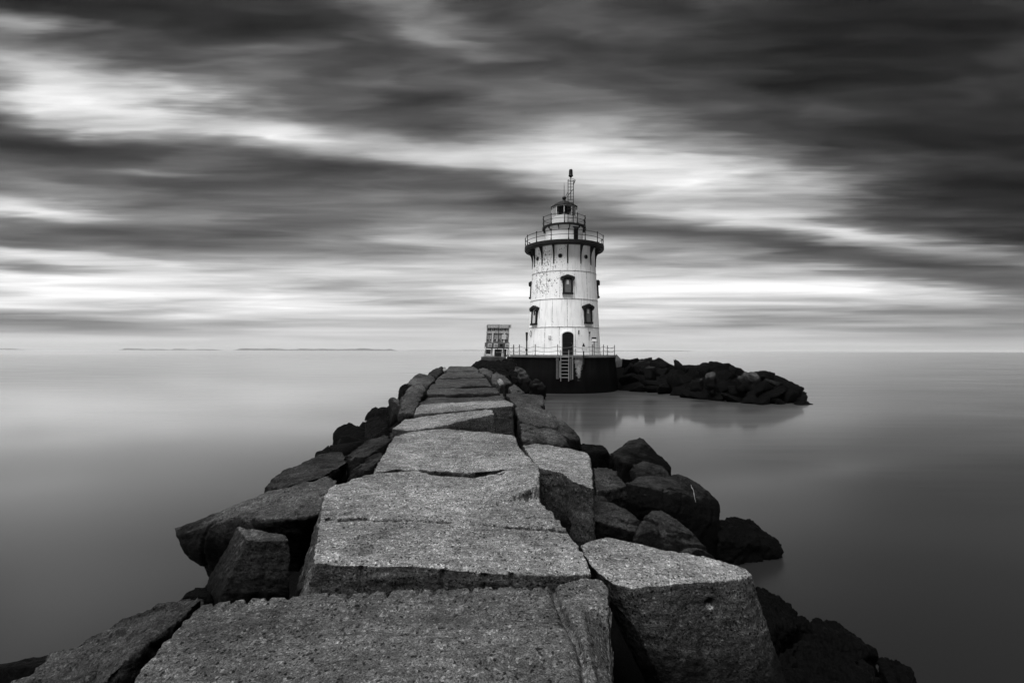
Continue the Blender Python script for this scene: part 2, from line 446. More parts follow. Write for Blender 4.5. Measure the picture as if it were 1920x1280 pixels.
def boulder(label, pts, base=0.0, mat='dark_rock', mode='d', spread=1.12, amp=.022, group=None, fine=.006, strat=.010, vx=1.0):
    P = [px(u, v, d=w) if mode == 'd' else px(u, v, Y=w) for (u, v, w) in pts]
    c = sum(P, Vector()) / len(P)
    if base is not None:
        P = P + [Vector((c.x + (p.x - c.x) * spread, c.y + (p.y - c.y) * spread, base)) for p in P]
    bm = hull_bm(P) if label.startswith(('upright block', 'long boulder')) else split_faces(hull_bm(P), len(label) * 7 + int(c.x * 100), (.84, .95) if mat in ('dark_rock', 'black_rock') else (.92, .985))
    return stone('boulder', bm, mat, label, 'boulder', group, voxel=max(.014, c.y * .0032 * vx), amp=amp + .0015 * c.y, freq=2.0, fine=fine + .0006 * c.y, strat=strat)
def slab(label, pts, thick, mat='granite', mode='d', out=1.04, voxel=None, amp=.02, fine=.006, strat=.012, feature=None, group='granite slabs paving the breakwater top', shift=(0, 0)):
    top = [px(u, v, d=w) if mode == 'd' else px(u, v, Y=w) for (u, v, w) in pts]
    c = sum(top, Vector()) / len(top)
    zb = min(p.z for p in top) - thick
    bot = [Vector((c.x + (p.x - c.x) * out + shift[0], c.y + (p.y - c.y) * out + shift[1], zb)) for p in top]
    bm = bmesh.new()
    a = [bm.verts.new(p) for p in top]
    b = [bm.verts.new(p) for p in bot]
    bm.faces.new(a)
    bm.faces.new(b[::-1])
    n = len(a)
    for i in range(n): bm.faces.new((a[i], b[i], b[(i + 1) % n], a[(i + 1) % n]))
    bmesh.ops.triangulate(bm, faces=bm.faces)
    return stone('granite_slab', bm, mat, label, 'granite slab', group, voxel=voxel or max(.013, c.y * .004), amp=amp, freq=1.6, fine=fine, strat=strat, feature=feature)
def finish_stones():
    dg = bpy.context.evaluated_depsgraph_get()
    new = []
    for s in STONES:
        new.append(bpy.data.meshes.new_from_object(s[0].evaluated_get(dg)))
    for s, me in zip(STONES, new):
        o, loc, voxel, amp, freq, fine, strat, feature = s
        old = o.data
        o.modifiers.clear()
        o.data = me
        me.name = old.name
        bpy.data.meshes.remove(old)
        k = rng.uniform(0, 50)
        off = Vector((k, k * .7, -k))
        bm = bmesh.new()
        bm.from_mesh(me)
        if feature or o.name.startswith('granite'): bmesh.ops.smooth_vert(bm, verts=bm.verts, factor=.5, use_axis_x=True, use_axis_y=True, use_axis_z=True)
        bm.normal_update()
        moved = []
        for v in bm.verts:
            w = v.co + loc
            q = w + off
            n = v.normal
            dd = amp * noise.fractal(q * freq, 1.0, 2.0, 3)
            vec = noise.noise_vector(q * freq * 2.3) * (amp * .35)
            if strat: dd += strat * noise.fractal(Vector((q.x * 2.2, q.y * 11, q.z * 11)), .9, 2.0, 3)
            cr_ = abs(noise.noise(q * 1.7 + vec * 4))
            if cr_ < .07 and o.name.startswith('boulder'): dd -= amp * .7 * (1 - cr_ / .07)
            if fine: dd += fine * noise.fractal(q * 21, .8, 2.0, 3)
            p = n * dd + vec
            if feature: p = p + feature(w, n)
            moved.append(p)
        for v, p in zip(bm.verts, moved): v.co += p
        bm.to_mesh(me)
        bm.free()
        me.polygons.foreach_set('use_smooth', [True] * len(me.polygons))
        me.update()

# ------------------------------------------------------------------ setting: water, far shores, rubble bed
bm = bmesh.new()
for c in ((-22000, -300, 0), (22000, -300, 0), (22000, 18000, 0), (-22000, 18000, 0)): bm.verts.new(c)
bm.faces.new(bm.verts)
tag(mesh_obj('water', bm, 'water'), kind='structure')

def far_shore(u0, u1, hpx, Y, label, seed, gaps=0.0):
    """a low wooded island, a ridge of trees on a flat strip of land"""
    r = random.Random(seed)
    bm = bmesh.new()
    n = int((u1 - u0) / 1.5) + 2
    secs = []
    for i in range(n):
        u = u0 + (u1 - u0) * i / (n - 1)
        X = (u - CU) / F * Y
        e = min(1, i / 6, (n - 1 - i) / 6)
        q = noise.fractal(Vector((u * .03 + seed, 1.7, seed)), .9, 2, 4)
        h = .8 * hpx / F * Y * max(.12, e * (.72 + q * .5 - gaps * max(0, math.sin(u * .09 + seed)) ** 2))
        secs.append([bm.verts.new((X, Y + dy, zz)) for dy, zz in ((-60, -1), (-25, h * .55), (0, h), (160, h * .95), (420, -1))])
    for A, B in zip(secs, secs[1:]):
        for k in range(4): bm.faces.new((A[k], B[k], B[k + 1], A[k + 1]))
    o = mesh_obj('island', bm, 'shore')
    tag(o, kind='structure')
    o['label'] = label
    return o
far_shore(440, 738, 5.0, 7000, 'long low wooded island on the horizon left of the lighthouse', 3)
far_shore(225, 300, 3.6, 7400, 'small broken island on the left horizon', 9, .5)
far_shore(318, 396, 3.6, 7400, 'small broken island between two others on the left horizon', 14, .5)
far_shore(760, 960, 2.2, 12000, 'faint far shore just left of the timber rack', 21)
far_shore(1130, 1300, 2.6, 11000, 'faint far shore right of the lighthouse', 5)
far_shore(-60, 14, 4.0, 9000, 'tip of an island at the left border', 8)

def xl(Y): return -(.74 + .155 * Y) if Y < 6 else -(1.0 + .113 * Y)     # left edge of the slab road
def xr(Y): return .75 - .075 * Y
bm = bmesh.new()
secs = []
for i in range(90):
    Y = -6 + i * .52
    l, r_ = xl(max(Y, 3)), xr(max(Y, 3))
    row = []
    for k, (X, z) in enumerate(((l - 3.2, -.8), (l - 2.0, -.1), (l - 1.0, .5), (l - .1, 1.0), (l + .8, 1.15), (r_ - .8, 1.15), (r_ + .1, 1.0), (r_ + 1.0, .5), (r_ + 2.0, -.1), (r_ + 3.2, -.8))):
        q = Vector((X * .9, Y * .9, k))
        row.append(bm.verts.new((X + noise.noise(q) * .35, Y + noise.noise(q + Vector((9, 2, 1))) * .2, z + noise.noise(q * 1.7) * .2)))
    secs.append(row)
for A, B in zip(secs, secs[1:]):
    for k in range(9): bm.faces.new((A[k], A[k + 1], B[k + 1], B[k]))
tag(mesh_obj('ground', bm, 'black_rock'), 'dark rubble bed under the slabs of the breakwater', kind='structure')

#@@SLABS
# ------------------------------------------------------------------ slabs, near to far
a_notch_px = [405, 438, 470, 508, 545, 618, 657, 694, 730, 784, 816, 884, 907, 930, 966, 994, 1018]
A_back = [(378, 1128, 1.60), (480, 1118, 1.60), (590, 1111, 1.585), (700, 1105, 1.57), (850, 1093, 1.535), (1000, 1086, 1.51), (1112, 1081, 1.49)]
def a_at(u):
    for p, q in zip(A_back, A_back[1:]):
        if p[0] <= u <= q[0]:
            f = (u - p[0]) / (q[0] - p[0])
            return px(u, p[1] + f * (q[1] - p[1]), d=p[2] + f * (q[2] - p[2]))
a_not = [(a_at(u), rng.uniform(.35, 1), rng.uniform(.013, .025)) for u in a_notch_px]
crack = [px(*c, d=1.5) for c in ((1036, 1088), (1046, 1125), (1064, 1160), (1082, 1192), (1092, 1218), (1098, 1250), (1101, 1290))]
def segd(p, a, b):
    ab = b - a
    t_ = max(0, min(1, ((p.x - a.x) * ab.x + (p.y - a.y) * ab.y) / (ab.x ** 2 + ab.y ** 2)))
    return math.hypot(p.x - a.x - ab.x * t_, p.y - a.y - ab.y * t_)
def feat_a(w, n):
    p = Vector()
    for h, dp, hwid in a_not:                                   # half drill holes along the split edge
        if abs(w.x - h.x) < .05 and w.z > h.z - .28:
            dx = abs(w.x - h.x)
            dy = h.y - w.y
            if dx < hwid and -.08 < dy < .13 * dp + .03: k_ = dp * min(1, (hwid - dx) / .008); p.y -= .022 * k_; p.z -= .055 * k_ * (1 - max(0, dy) / .14)
    if n.z > .5 and w.y < 3.3:
        d = min(segd(w, a, b) for a, b in zip(crack, crack[1:]))
        side = None
        if d < .035: p.z -= .05 * (1 - d / .035)
    if n.z > .3 and w.y < 3.3:                        # the right margin is broken away and slopes down
        e0, e1 = crack[3], crack[6]
        if w.y < 2.85:
            xe = .36 + (w.y - 2.2) * .1
            k = w.x - xe
            if k > 0: p.z -= k * 1.15
    return p
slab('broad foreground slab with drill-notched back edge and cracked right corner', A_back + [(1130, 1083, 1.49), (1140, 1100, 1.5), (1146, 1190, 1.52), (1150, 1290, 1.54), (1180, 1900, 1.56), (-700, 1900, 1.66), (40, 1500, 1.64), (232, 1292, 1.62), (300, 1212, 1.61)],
     .75, mat='granite_dimmed', out=1.01, voxel=.0125, amp=.018, fine=.005, strat=.014, feature=feat_a)

holes = [(621 + (1057 - 621) * i / 21, 970 + (989 - 970) * i / 21) for i in range(22)]
hole_w = [px(u + rng.uniform(-3, 3), v + rng.uniform(-.8, .8), d=1.4) for (u, v) in holes]
g_front = [px(u, 1080, Y=3.15).x for u in (676, 831, 910, 960)]
lip = [px(u, v, d=1.4) for (u, v) in ((928, 944), (955, 939), (1010, 938))]
def feat_b(w, n):
    p = Vector()
    if n.z > .6:
        for i, h in enumerate(hole_w):
            if abs(w.x - h.x) < .05 and abs(w.y - h.y) < .05:
                d = math.hypot((w.x - h.x) / 1.5, w.y - h.y)
                if d < .034: p.z -= .10 * min(1, (.034 - d) / .02)
        # raised spall layer at the far right corner
        if w.x > lip[0].x - .05:
            f = (w.x - lip[0].x) / (lip[2].x - lip[0].x)
            ye = lip[0].y + (lip[2].y - lip[0].y) * f + .02 * math.sin(w.x * 40)
            if w.y > ye:
                p.z += .13 * max(0, min(1, f)) * min(1, (w.y - ye) / .012)
    elif n.y < -.5 and w.z > 1.7:
        for gx in g_front:
            if abs(w.x - gx) < .02: p.y += .03 * (1 - abs(w.x - gx) / .02)
    return p
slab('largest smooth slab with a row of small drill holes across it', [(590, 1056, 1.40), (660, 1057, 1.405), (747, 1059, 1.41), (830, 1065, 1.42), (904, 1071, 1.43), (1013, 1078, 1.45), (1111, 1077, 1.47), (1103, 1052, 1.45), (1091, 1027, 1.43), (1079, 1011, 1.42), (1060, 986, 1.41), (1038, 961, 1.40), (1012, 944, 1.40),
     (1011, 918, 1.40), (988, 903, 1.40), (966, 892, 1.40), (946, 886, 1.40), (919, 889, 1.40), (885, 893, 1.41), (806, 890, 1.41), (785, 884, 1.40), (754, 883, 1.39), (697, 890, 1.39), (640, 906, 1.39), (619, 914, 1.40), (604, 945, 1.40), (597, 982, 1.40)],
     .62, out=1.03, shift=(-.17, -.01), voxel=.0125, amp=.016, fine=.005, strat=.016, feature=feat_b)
slab('pale slab just beyond the drilled one with a squared right corner', [(700, 885, 1.43), (754, 877, 1.43), (786, 877, 1.43), (806, 882, 1.42), (886, 885, 1.40), (920, 882, 1.40), (946, 879, 1.40), (975, 894, 1.36), (1012, 893, 1.36), (1010, 874, 1.37), (985, 850, 1.38), (972, 833, 1.39), (966, 818, 1.40), (936, 812, 1.41), (833, 801, 1.42), (760, 812, 1.43), (739, 819, 1.43), (722, 847, 1.43)],
     .6, voxel=.018, amp=.022, fine=.006, strat=.018)
slab('square slab set right of the road with a black shadowed front face', [(979, 833, 1.42), (1007, 831, 1.42), (1066, 840, 1.42), (1103, 850, 1.43), (1108, 858, 1.43), (1113, 914, 1.46), (1074, 900, 1.44), (1050, 884, 1.42), (1008, 875, 1.40)],
     .75, mat='granite', voxel=.02, amp=.02)
hole_r = px(1342, 1146, Y=3.10)
def feat_r(w, n):
    p = Vector()
    if n.y < -.4:
        d = math.hypot(w.x - hole_r.x, w.z - hole_r.z)
        if d < .036: p.y += .05 * min(1, (.036 - d) / .016)
    return p
R_top = [(1086, 1019, 1.50), (1112, 1011, 1.50), (1136, 1005, 1.50), (1191, 1016, 1.50), (1247, 1029, 1.50), (1292, 1037, 1.51), (1359, 1053, 1.52), (1396, 1065, 1.54), (1408, 1078, 1.56), (1380, 1087, 1.54), (1266, 1092, 1.53), (1212, 1098, 1.53), (1181, 1103, 1.54), (1150, 1094, 1.53), (1118, 1071, 1.52), (1104, 1056, 1.51), (1092, 1036, 1.50)]
slab('big tilted block in the right foreground with a round hole in its face', R_top, 1.0, out=.80, shift=(.44, -.12), voxel=.0125, amp=.016, fine=.006, strat=.006, feature=feat_r)
slab('wedge-shaped slab tipped up to a sharp dark triangular end', [(735, 804, 8.75), (770, 806, 8.6), (828, 799, 8.75), (878, 785, 8.6), (928, 774, 8.45), (924, 767, 8.9), (905, 768, 9.6), (840, 776, 9.8), (758, 785, 9.75)], .7, mode='Y', voxel=.028, amp=.02)
slab('thin-edged slab with a tall black block face at its right end', [(776, 774, 10.5), (830, 771, 10.45), (925, 762, 10.4), (963, 759, 10.3), (968, 768, 10.0), (972, 782, 9.6), (964, 757, 11.2), (950, 751, 11.9), (860, 753, 11.9), (786, 757, 11.9)][:4] + [(964, 755, 11.0), (950, 750, 11.9), (860, 753, 11.9), (786, 757, 11.9)],
     .9, mode='Y', voxel=.035)
far = [
    ('first of the darker streaked slabs beyond the thin-edged slab', [(783, 757, 1.34), (860, 755, 1.33), (948, 753, 1.30), (944, 737, 1.33), (870, 740, 1.33), (797, 743, 1.33)]),
    ('streaked slab with pale flecks along its front edge', [(796, 739, 1.22), (937, 735, 1.20), (932, 727, 1.22), (803, 729, 1.22)]),
    ('rough slab with a straight pale front lip beyond the flecked one', [(803, 726, 1.16), (923, 720, 1.14), (916, 714, 1.18), (812, 715, 1.18)]),
    ('uneven slab midway along the breakwater', [(811, 716, 1.27), (917, 714, 1.25), (911, 707, 1.26), (822, 709, 1.26)]),
    ('low slab beyond the uneven one halfway to the lighthouse', [(820, 707, 1.17), (910, 704.5, 1.13), (906, 699, 1.16), (829, 700, 1.16)]),
    ('narrowing slab near the far end of the breakwater', [(829, 702, 1.27), (906, 700, 1.27), (901, 694, 1.27), (834, 695, 1.27)]),
    ('second last slab before the timber rack', [(833, 694, 1.17), (901, 693.5, 1.17), (893, 689, 1.17), (838, 689.5, 1.17)]),
    ('last slab of the breakwater beside the concrete pad', [(838, 689.5, 1.21), (895, 689, 1.21), (888, 686.5, 1.21), (841, 686.5, 1.21)]),
]
for lab, pts in far: slab(lab, pts, .7, mat='granite_side', amp=.035, strat=.02)

#@@BOULDERS
# ------------------------------------------------------------------ boulders traced one by one
G_L, G_R = 'boulders on the left flank of the breakwater', 'boulders on the right flank of the breakwater'
# left flank, near to far
boulder('long boulder jutting left over the water like a beak', [(325, 990, 4.9), (352, 983, 4.95), (423, 958, 5.0), (483, 930, 5.1), (567, 903, 5.2), (612, 892, 5.3), (634, 897, 5.2), (444, 968, 4.5), (513, 976, 4.3), (570, 972, 4.25), (598, 960, 4.3), (327, 1004, 4.75), (338, 1028, 4.7), (354, 1048, 4.7), (378, 1061, 4.75), (410, 1056, 4.8), (560, 1075, 4.7), (620, 1000, 5.0)],
        None, 'granite_side', 'Y', amp=.03, group=G_L)
boulder('upright block with a pale left edge below the beak-shaped boulder', [(447, 988, 3.95), (463, 992, 3.85), (533, 1003, 3.75), (540, 1012, 3.6), (463, 1011, 3.58), (404, 1063, 4.35), (383, 1100, 4.2), (430, 1087, 3.55), (412, 1122, 3.5), (545, 1090, 3.55)], .6, 'granite_side', 'Y', spread=1.0, amp=.02, group=G_L)
boulder('long sloping slab-like boulder low at the left border', [(10, 1292, 2.75), (100, 1228, 3.15), (187, 1190, 3.3), (233, 1158, 3.4), (300, 1131, 3.45), (378, 1111, 3.5), (384, 1122, 3.4), (300, 1168, 3.15), (215, 1232, 2.85), (140, 1290, 2.6), (-160, 1400, 2.4), (60, 1420, 2.3)], .3, 'shore_granite', 'Y', spread=1.0, amp=.03, group=G_L, strat=.045)
boulder('dark ledge-like boulder tucked beside the foreground slab on the left', [(147, 1280, 2.62), (183, 1237, 2.8), (283, 1180, 3.05), (372, 1116, 3.32), (381, 1118, 3.28), (335, 1160, 3.0), (300, 1178, 2.92), (235, 1232, 2.68), (180, 1285, 2.5), (110, 1400, 2.3)], .3, 'shore_granite', 'Y', spread=.95, amp=.02, group=G_L, strat=.02)
boulder('black boulder at the water behind the sloping slab on the left', [(-60, 1252, 3.9), (0, 1249, 4.0), (60, 1238, 4.1), (110, 1222, 4.1), (150, 1240, 3.8)], 0, 'black_rock', 'Y', group=G_L)
boulder('small black boulder behind the upper end of the sloping slab', [(320, 1126, 3.75), (345, 1112, 3.8), (384, 1092, 3.9), (400, 1110, 3.8)], .4, 'black_rock', 'Y', group=G_L)
boulder('shadowed boulder wedged between the upright block and the drilled slab', [(545, 1095, 3.5), (570, 1075, 3.7), (592, 1070, 3.7), (590, 1100, 3.4)], .5, 'dark_rock', 'Y', spread=1.0, group=G_L)
boulder('pointed grey boulder behind the beak-shaped one', [(487, 928, 2.12), (500, 905, 2.1), (513, 893, 2.06), (560, 868, 2.0), (591, 854, 1.97), (622, 844, 1.9), (644, 846, 1.86), (651, 866, 1.8), (600, 893, 1.85)], .3, 'dark_rock', spread=.95, group=G_L)
boulder('black fin of rock poking up behind the pointed grey boulder', [(588, 854, 2.1), (603, 843, 2.08), (616, 834, 2.05), (627, 846, 2.0)], .3, 'black_rock', group=G_L)
boulder('ribbed boulder leaning on the left edge of the pale slab', [(650, 855, 1.95), (681, 832, 1.9), (700, 822, 1.85), (732, 813, 1.75), (734, 822, 1.62), (720, 838, 1.62), (655, 870, 1.8)], .3, 'dark_rock', spread=.95, group=G_L, strat=.025)
boulder('low boulder below the ribbed one beside the pale slab', [(654, 898, 1.8), (662, 878, 1.78), (690, 858, 1.72), (716, 847, 1.6), (722, 852, 1.52), (690, 885, 1.55)], .3, 'dark_rock', spread=.95, group=G_L, strat=.02)
boulder('squat black boulder left of the wedge-shaped slab', [(686, 800, 2.0), (687, 783, 1.95), (708, 779, 1.9), (722, 786, 1.8), (735, 803, 1.7), (700, 815, 1.9)], .2, 'black_rock', group=G_L)
boulder('black boulder standing alone in the pale water on the left', [(619, 814, 17.5), (635, 798, 17.7), (654, 792, 17.9), (671, 796, 17.7), (690, 806, 17.3), (684, 818, 16.5), (655, 822, 16.6)], -.3, 'black_rock', 'Y', spread=1.05, group=G_L)
boulder('big leaning slab-shaped boulder at the left edge of the streaked slabs', [(748, 775, 11.8), (750, 748, 12.6), (768, 727, 13.6), (784, 712, 14.0), (800, 730, 13.3), (784, 748, 12.2), (776, 776, 11.2)], .6, 'granite_side', 'Y', spread=.98, group=G_L, strat=.03)
boulder('small upright pale boulder beside the big leaning one', [(729, 744, 13.4), (735, 745, 13.3), (750, 749, 13.2), (753, 762, 12.7), (733, 772, 13.0)], .5, 'granite_side', 'Y', spread=.95, group=G_L)
boulder('low black boulder at the waterline left of the upright pale one', [(685, 779, 23.5), (700, 764, 23.8), (712, 766, 23.6), (722, 771, 23.2), (735, 762, 22), (730, 782, 22)], -.3, 'black_rock', 'Y', group=G_L)
boulder('broad flat-topped boulder above the big leaning one', [(763, 720, 16.5), (773, 706, 17.6), (785, 700, 18.2), (808, 701, 18.2), (816, 711, 16.8), (800, 724, 15.6)], .6, 'granite_side', 'Y', spread=.95, group=G_L)
boulder('small black boulder under the broad flat-topped one', [(745, 733, 18.5), (750, 724, 19), (762, 717, 19), (766, 730, 18)], .4, 'black_rock', 'Y', group=G_L)
boulder('dark angular boulder at the far left shoulder of the breakwater', [(803, 702, 23), (806, 697, 25), (818, 690, 28), (829, 686.5, 29), (832, 697, 26), (820, 706, 22)], .6, 'dark_rock', 'Y', group=G_L)
boulder('small pale stone standing on the far left shoulder', [(830, 696, 27), (830, 687, 27.4), (836, 686, 27.4), (838, 695, 27)], 1.4, 'granite', 'Y', spread=1, group=G_L, amp=.02)
# right flank, near to far
boulder('peaked boulder with a pale ridge behind the big foreground block', [(1186, 1002, 4.7), (1207, 971, 5.0), (1223, 956, 5.1), (1244, 957, 5.05), (1266, 973, 4.9), (1300, 997, 4.75), (1333, 1019, 4.6), (1360, 1053, 4.5), (1230, 1000, 4.55), (1180, 1040, 4.4)], .2, 'dark_rock', 'Y', spread=1.0, group=G_R)
boulder('twin-humped dark boulder beside the drilled slab', [(1032, 948, 5.6), (1074, 936, 5.8), (1090, 942, 5.7), (1106, 932, 5.9), (1130, 931, 5.9), (1150, 945, 5.7), (1199, 973, 5.4), (1195, 1000, 5.1), (1110, 970, 5.2)], .3, 'dark_rock', 'Y', spread=1.0, group=G_R)
boulder('grooved grey boulder right of the square slab', [(1114, 876, 7.2), (1141, 874, 7.4), (1154, 883, 7.3), (1174, 911, 6.9), (1138, 918, 6.7), (1116, 922, 6.6)], .4, 'shore_granite', 'Y', spread=1.0, group=G_R, strat=.03)
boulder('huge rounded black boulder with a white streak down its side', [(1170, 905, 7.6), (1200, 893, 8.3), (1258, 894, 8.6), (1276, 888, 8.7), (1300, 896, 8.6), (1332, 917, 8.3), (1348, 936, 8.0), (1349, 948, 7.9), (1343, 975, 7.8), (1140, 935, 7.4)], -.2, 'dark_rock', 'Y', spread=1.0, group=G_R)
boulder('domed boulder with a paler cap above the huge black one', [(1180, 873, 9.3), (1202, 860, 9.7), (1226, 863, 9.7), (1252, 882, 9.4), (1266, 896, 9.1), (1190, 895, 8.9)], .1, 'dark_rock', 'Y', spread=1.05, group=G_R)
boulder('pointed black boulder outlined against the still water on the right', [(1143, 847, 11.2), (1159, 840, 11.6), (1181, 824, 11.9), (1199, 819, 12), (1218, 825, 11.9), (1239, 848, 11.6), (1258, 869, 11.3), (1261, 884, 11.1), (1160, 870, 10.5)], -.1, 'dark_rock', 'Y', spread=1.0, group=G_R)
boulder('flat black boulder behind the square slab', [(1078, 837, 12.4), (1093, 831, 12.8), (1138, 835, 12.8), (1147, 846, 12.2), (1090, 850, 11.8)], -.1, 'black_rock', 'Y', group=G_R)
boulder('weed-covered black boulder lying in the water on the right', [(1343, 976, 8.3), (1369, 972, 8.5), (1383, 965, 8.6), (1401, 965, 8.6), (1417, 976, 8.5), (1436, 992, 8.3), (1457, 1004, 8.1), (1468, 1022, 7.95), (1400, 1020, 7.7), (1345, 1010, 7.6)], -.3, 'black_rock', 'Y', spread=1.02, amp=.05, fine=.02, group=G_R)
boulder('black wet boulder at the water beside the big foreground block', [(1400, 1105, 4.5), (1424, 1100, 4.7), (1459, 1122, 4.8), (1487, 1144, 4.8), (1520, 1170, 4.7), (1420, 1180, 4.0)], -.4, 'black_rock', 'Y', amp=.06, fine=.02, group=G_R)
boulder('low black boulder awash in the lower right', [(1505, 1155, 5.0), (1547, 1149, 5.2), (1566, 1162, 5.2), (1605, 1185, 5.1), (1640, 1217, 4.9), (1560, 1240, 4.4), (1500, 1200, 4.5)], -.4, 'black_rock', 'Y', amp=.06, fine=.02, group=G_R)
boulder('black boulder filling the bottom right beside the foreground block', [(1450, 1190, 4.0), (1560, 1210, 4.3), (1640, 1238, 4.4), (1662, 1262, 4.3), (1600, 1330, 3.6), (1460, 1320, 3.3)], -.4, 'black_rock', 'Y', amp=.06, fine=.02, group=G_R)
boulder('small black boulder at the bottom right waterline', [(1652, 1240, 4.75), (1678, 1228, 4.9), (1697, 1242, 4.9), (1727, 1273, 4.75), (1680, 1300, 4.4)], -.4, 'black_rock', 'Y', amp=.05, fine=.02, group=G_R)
boulder('big leaning boulder with a bright top edge right of the wedge slab', [(966, 763, 10.8), (984, 750, 11.4), (1001, 754, 11.4), (1025, 770, 11.1), (1060, 794, 10.6), (1085, 812, 10.2), (1091, 827, 9.9), (1076, 826, 9.5), (1040, 800, 9.8), (1000, 785, 10.1), (974, 790, 10.0)], .4, 'granite_side', 'Y', spread=.98, group=G_R, strat=.03)
boulder('broken lower chunk leaning in front of the boulder with the bright top edge', [(975, 793, 9.3), (1006, 802, 9.25), (1022, 806, 9.2), (1040, 806, 9.3), (1051, 814, 9.2), (1071, 836, 8.9), (979, 831, 8.5)], .5, 'granite_side', 'Y', spread=.98, group=G_R, strat=.03)
boulder('black boulder under the front edge of the concrete pad', [(896, 684, 34.5), (902, 676, 36.4), (925, 675, 36.4), (948, 677, 36.2), (955, 690, 34), (925, 696, 32)], .4, 'black_rock', 'Y', group=G_R, amp=.1)
boulder('black boulder between concrete pad and pier wall', [(940, 680, 36), (948, 670, 37), (966, 672, 36.6), (972, 690, 35), (968, 705, 33), (938, 700, 33)], .2, 'black_rock', 'Y', group=G_R, amp=.1)
boulder('black boulder at the left side of the concrete pad', [(880, 686, 38.5), (888, 679, 39.4), (900, 673, 39.6), (908, 676, 39), (905, 690, 37)], .3, 'black_rock', 'Y', group=G_L, amp=.1)
boulder('dark boulder on the right shoulder before the concrete pad', [(925, 697, 30), (932, 690, 32), (946, 690, 32), (958, 700, 30), (945, 710, 27)], .4, 'black_rock', 'Y', group=G_R, amp=.1)
boulder('flat-topped block beside the streaked slabs on the right', [(948, 738, 13.6), (990, 738, 14), (1019, 741, 14), (1023, 762, 12.6), (968, 760, 12.4)], .5, 'granite_side', 'Y', spread=1, group=G_R)
boulder('small tilted pale block above the flat-topped one', [(953, 728, 16.2), (963, 717, 16.8), (986, 736, 16.2), (962, 741, 15.6)], .9, 'granite_side', 'Y', spread=1, group=G_R, amp=.02)
boulder('jumbled grey boulder at the right edge halfway to the lighthouse', [(922, 702, 23), (932, 698, 23.5), (946, 704, 23), (960, 716, 21), (940, 722, 19.5), (922, 716, 20)], .8, 'granite_side', 'Y', group=G_R)
boulder('small stone lying on the right edge before the jumbled boulder', [(930, 713, 18.6), (937, 708, 19), (947, 716, 18.4), (938, 722, 17.8)], 1.2, 'granite', 'Y', spread=1, group=G_R, amp=.02)
boulder('long pale stone at the right edge near the far slabs', [(896, 691, 28), (905, 688, 29), (925, 697, 27.5), (922, 704, 25.5), (905, 700, 26)], 1.0, 'granite_side', 'Y', group=G_R)
boulder('tall grey boulder leaning against the black pier wall', [(960, 716, 33.2), (963, 690, 34.3), (969, 686, 34.6), (982, 691, 34.6), (992, 704, 34.2), (1000, 716, 33.6)], .4, 'granite_side', 'Y', spread=1.05, group=G_R, amp=.08)
boulder('low dark boulder at the foot of the tall grey one', [(990, 718, 33), (1003, 708, 33.6), (1018, 714, 33.4), (1024, 724, 32.8)], .1, 'dark_rock', 'Y', group=G_R, amp=.08)

def loose(c, size, mat, label, group, seed, vox, amp=.04, tilt=1.0):
    r = random.Random(seed)
    pts = []
    rot = Matrix.Rotation(r.uniform(0, 6.28), 3, 'Z') @ Matrix.Rotation(r.uniform(-.5, .5) * tilt, 3, 'X') @ Matrix.Rotation(r.uniform(-.4, .4) * tilt, 3, 'Y')
    for i in range(11):
        v = Vector([r.uniform(-1, 1) for _ in range(3)])
        v = v / max(abs(v.x), abs(v.y), abs(v.z)) * r.uniform(.78, 1) if i % 3 else v.normalized()
        pts.append(Vector(c) + rot @ Vector((v.x * size[0], v.y * size[1], v.z * size[2])))
    return stone('boulder', hull_bm(pts), mat, label, 'boulder', group, voxel=vox, amp=amp, freq=1.5, fine=.012, strat=.02)
# filling of both flanks between the boulders that stand out
k = 0
for side in (-1, 1):
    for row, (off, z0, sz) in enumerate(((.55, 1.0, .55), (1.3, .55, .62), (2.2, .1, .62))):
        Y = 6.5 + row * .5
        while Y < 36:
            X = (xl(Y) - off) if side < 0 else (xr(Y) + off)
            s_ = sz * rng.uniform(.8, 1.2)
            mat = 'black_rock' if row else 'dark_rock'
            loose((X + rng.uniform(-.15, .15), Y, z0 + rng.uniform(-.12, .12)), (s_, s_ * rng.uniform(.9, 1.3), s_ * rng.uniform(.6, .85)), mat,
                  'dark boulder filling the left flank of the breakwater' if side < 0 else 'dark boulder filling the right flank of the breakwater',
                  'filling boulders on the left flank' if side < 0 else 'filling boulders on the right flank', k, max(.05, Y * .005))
            Y += s_ * rng.uniform(1.5, 2.0)
            k += 1

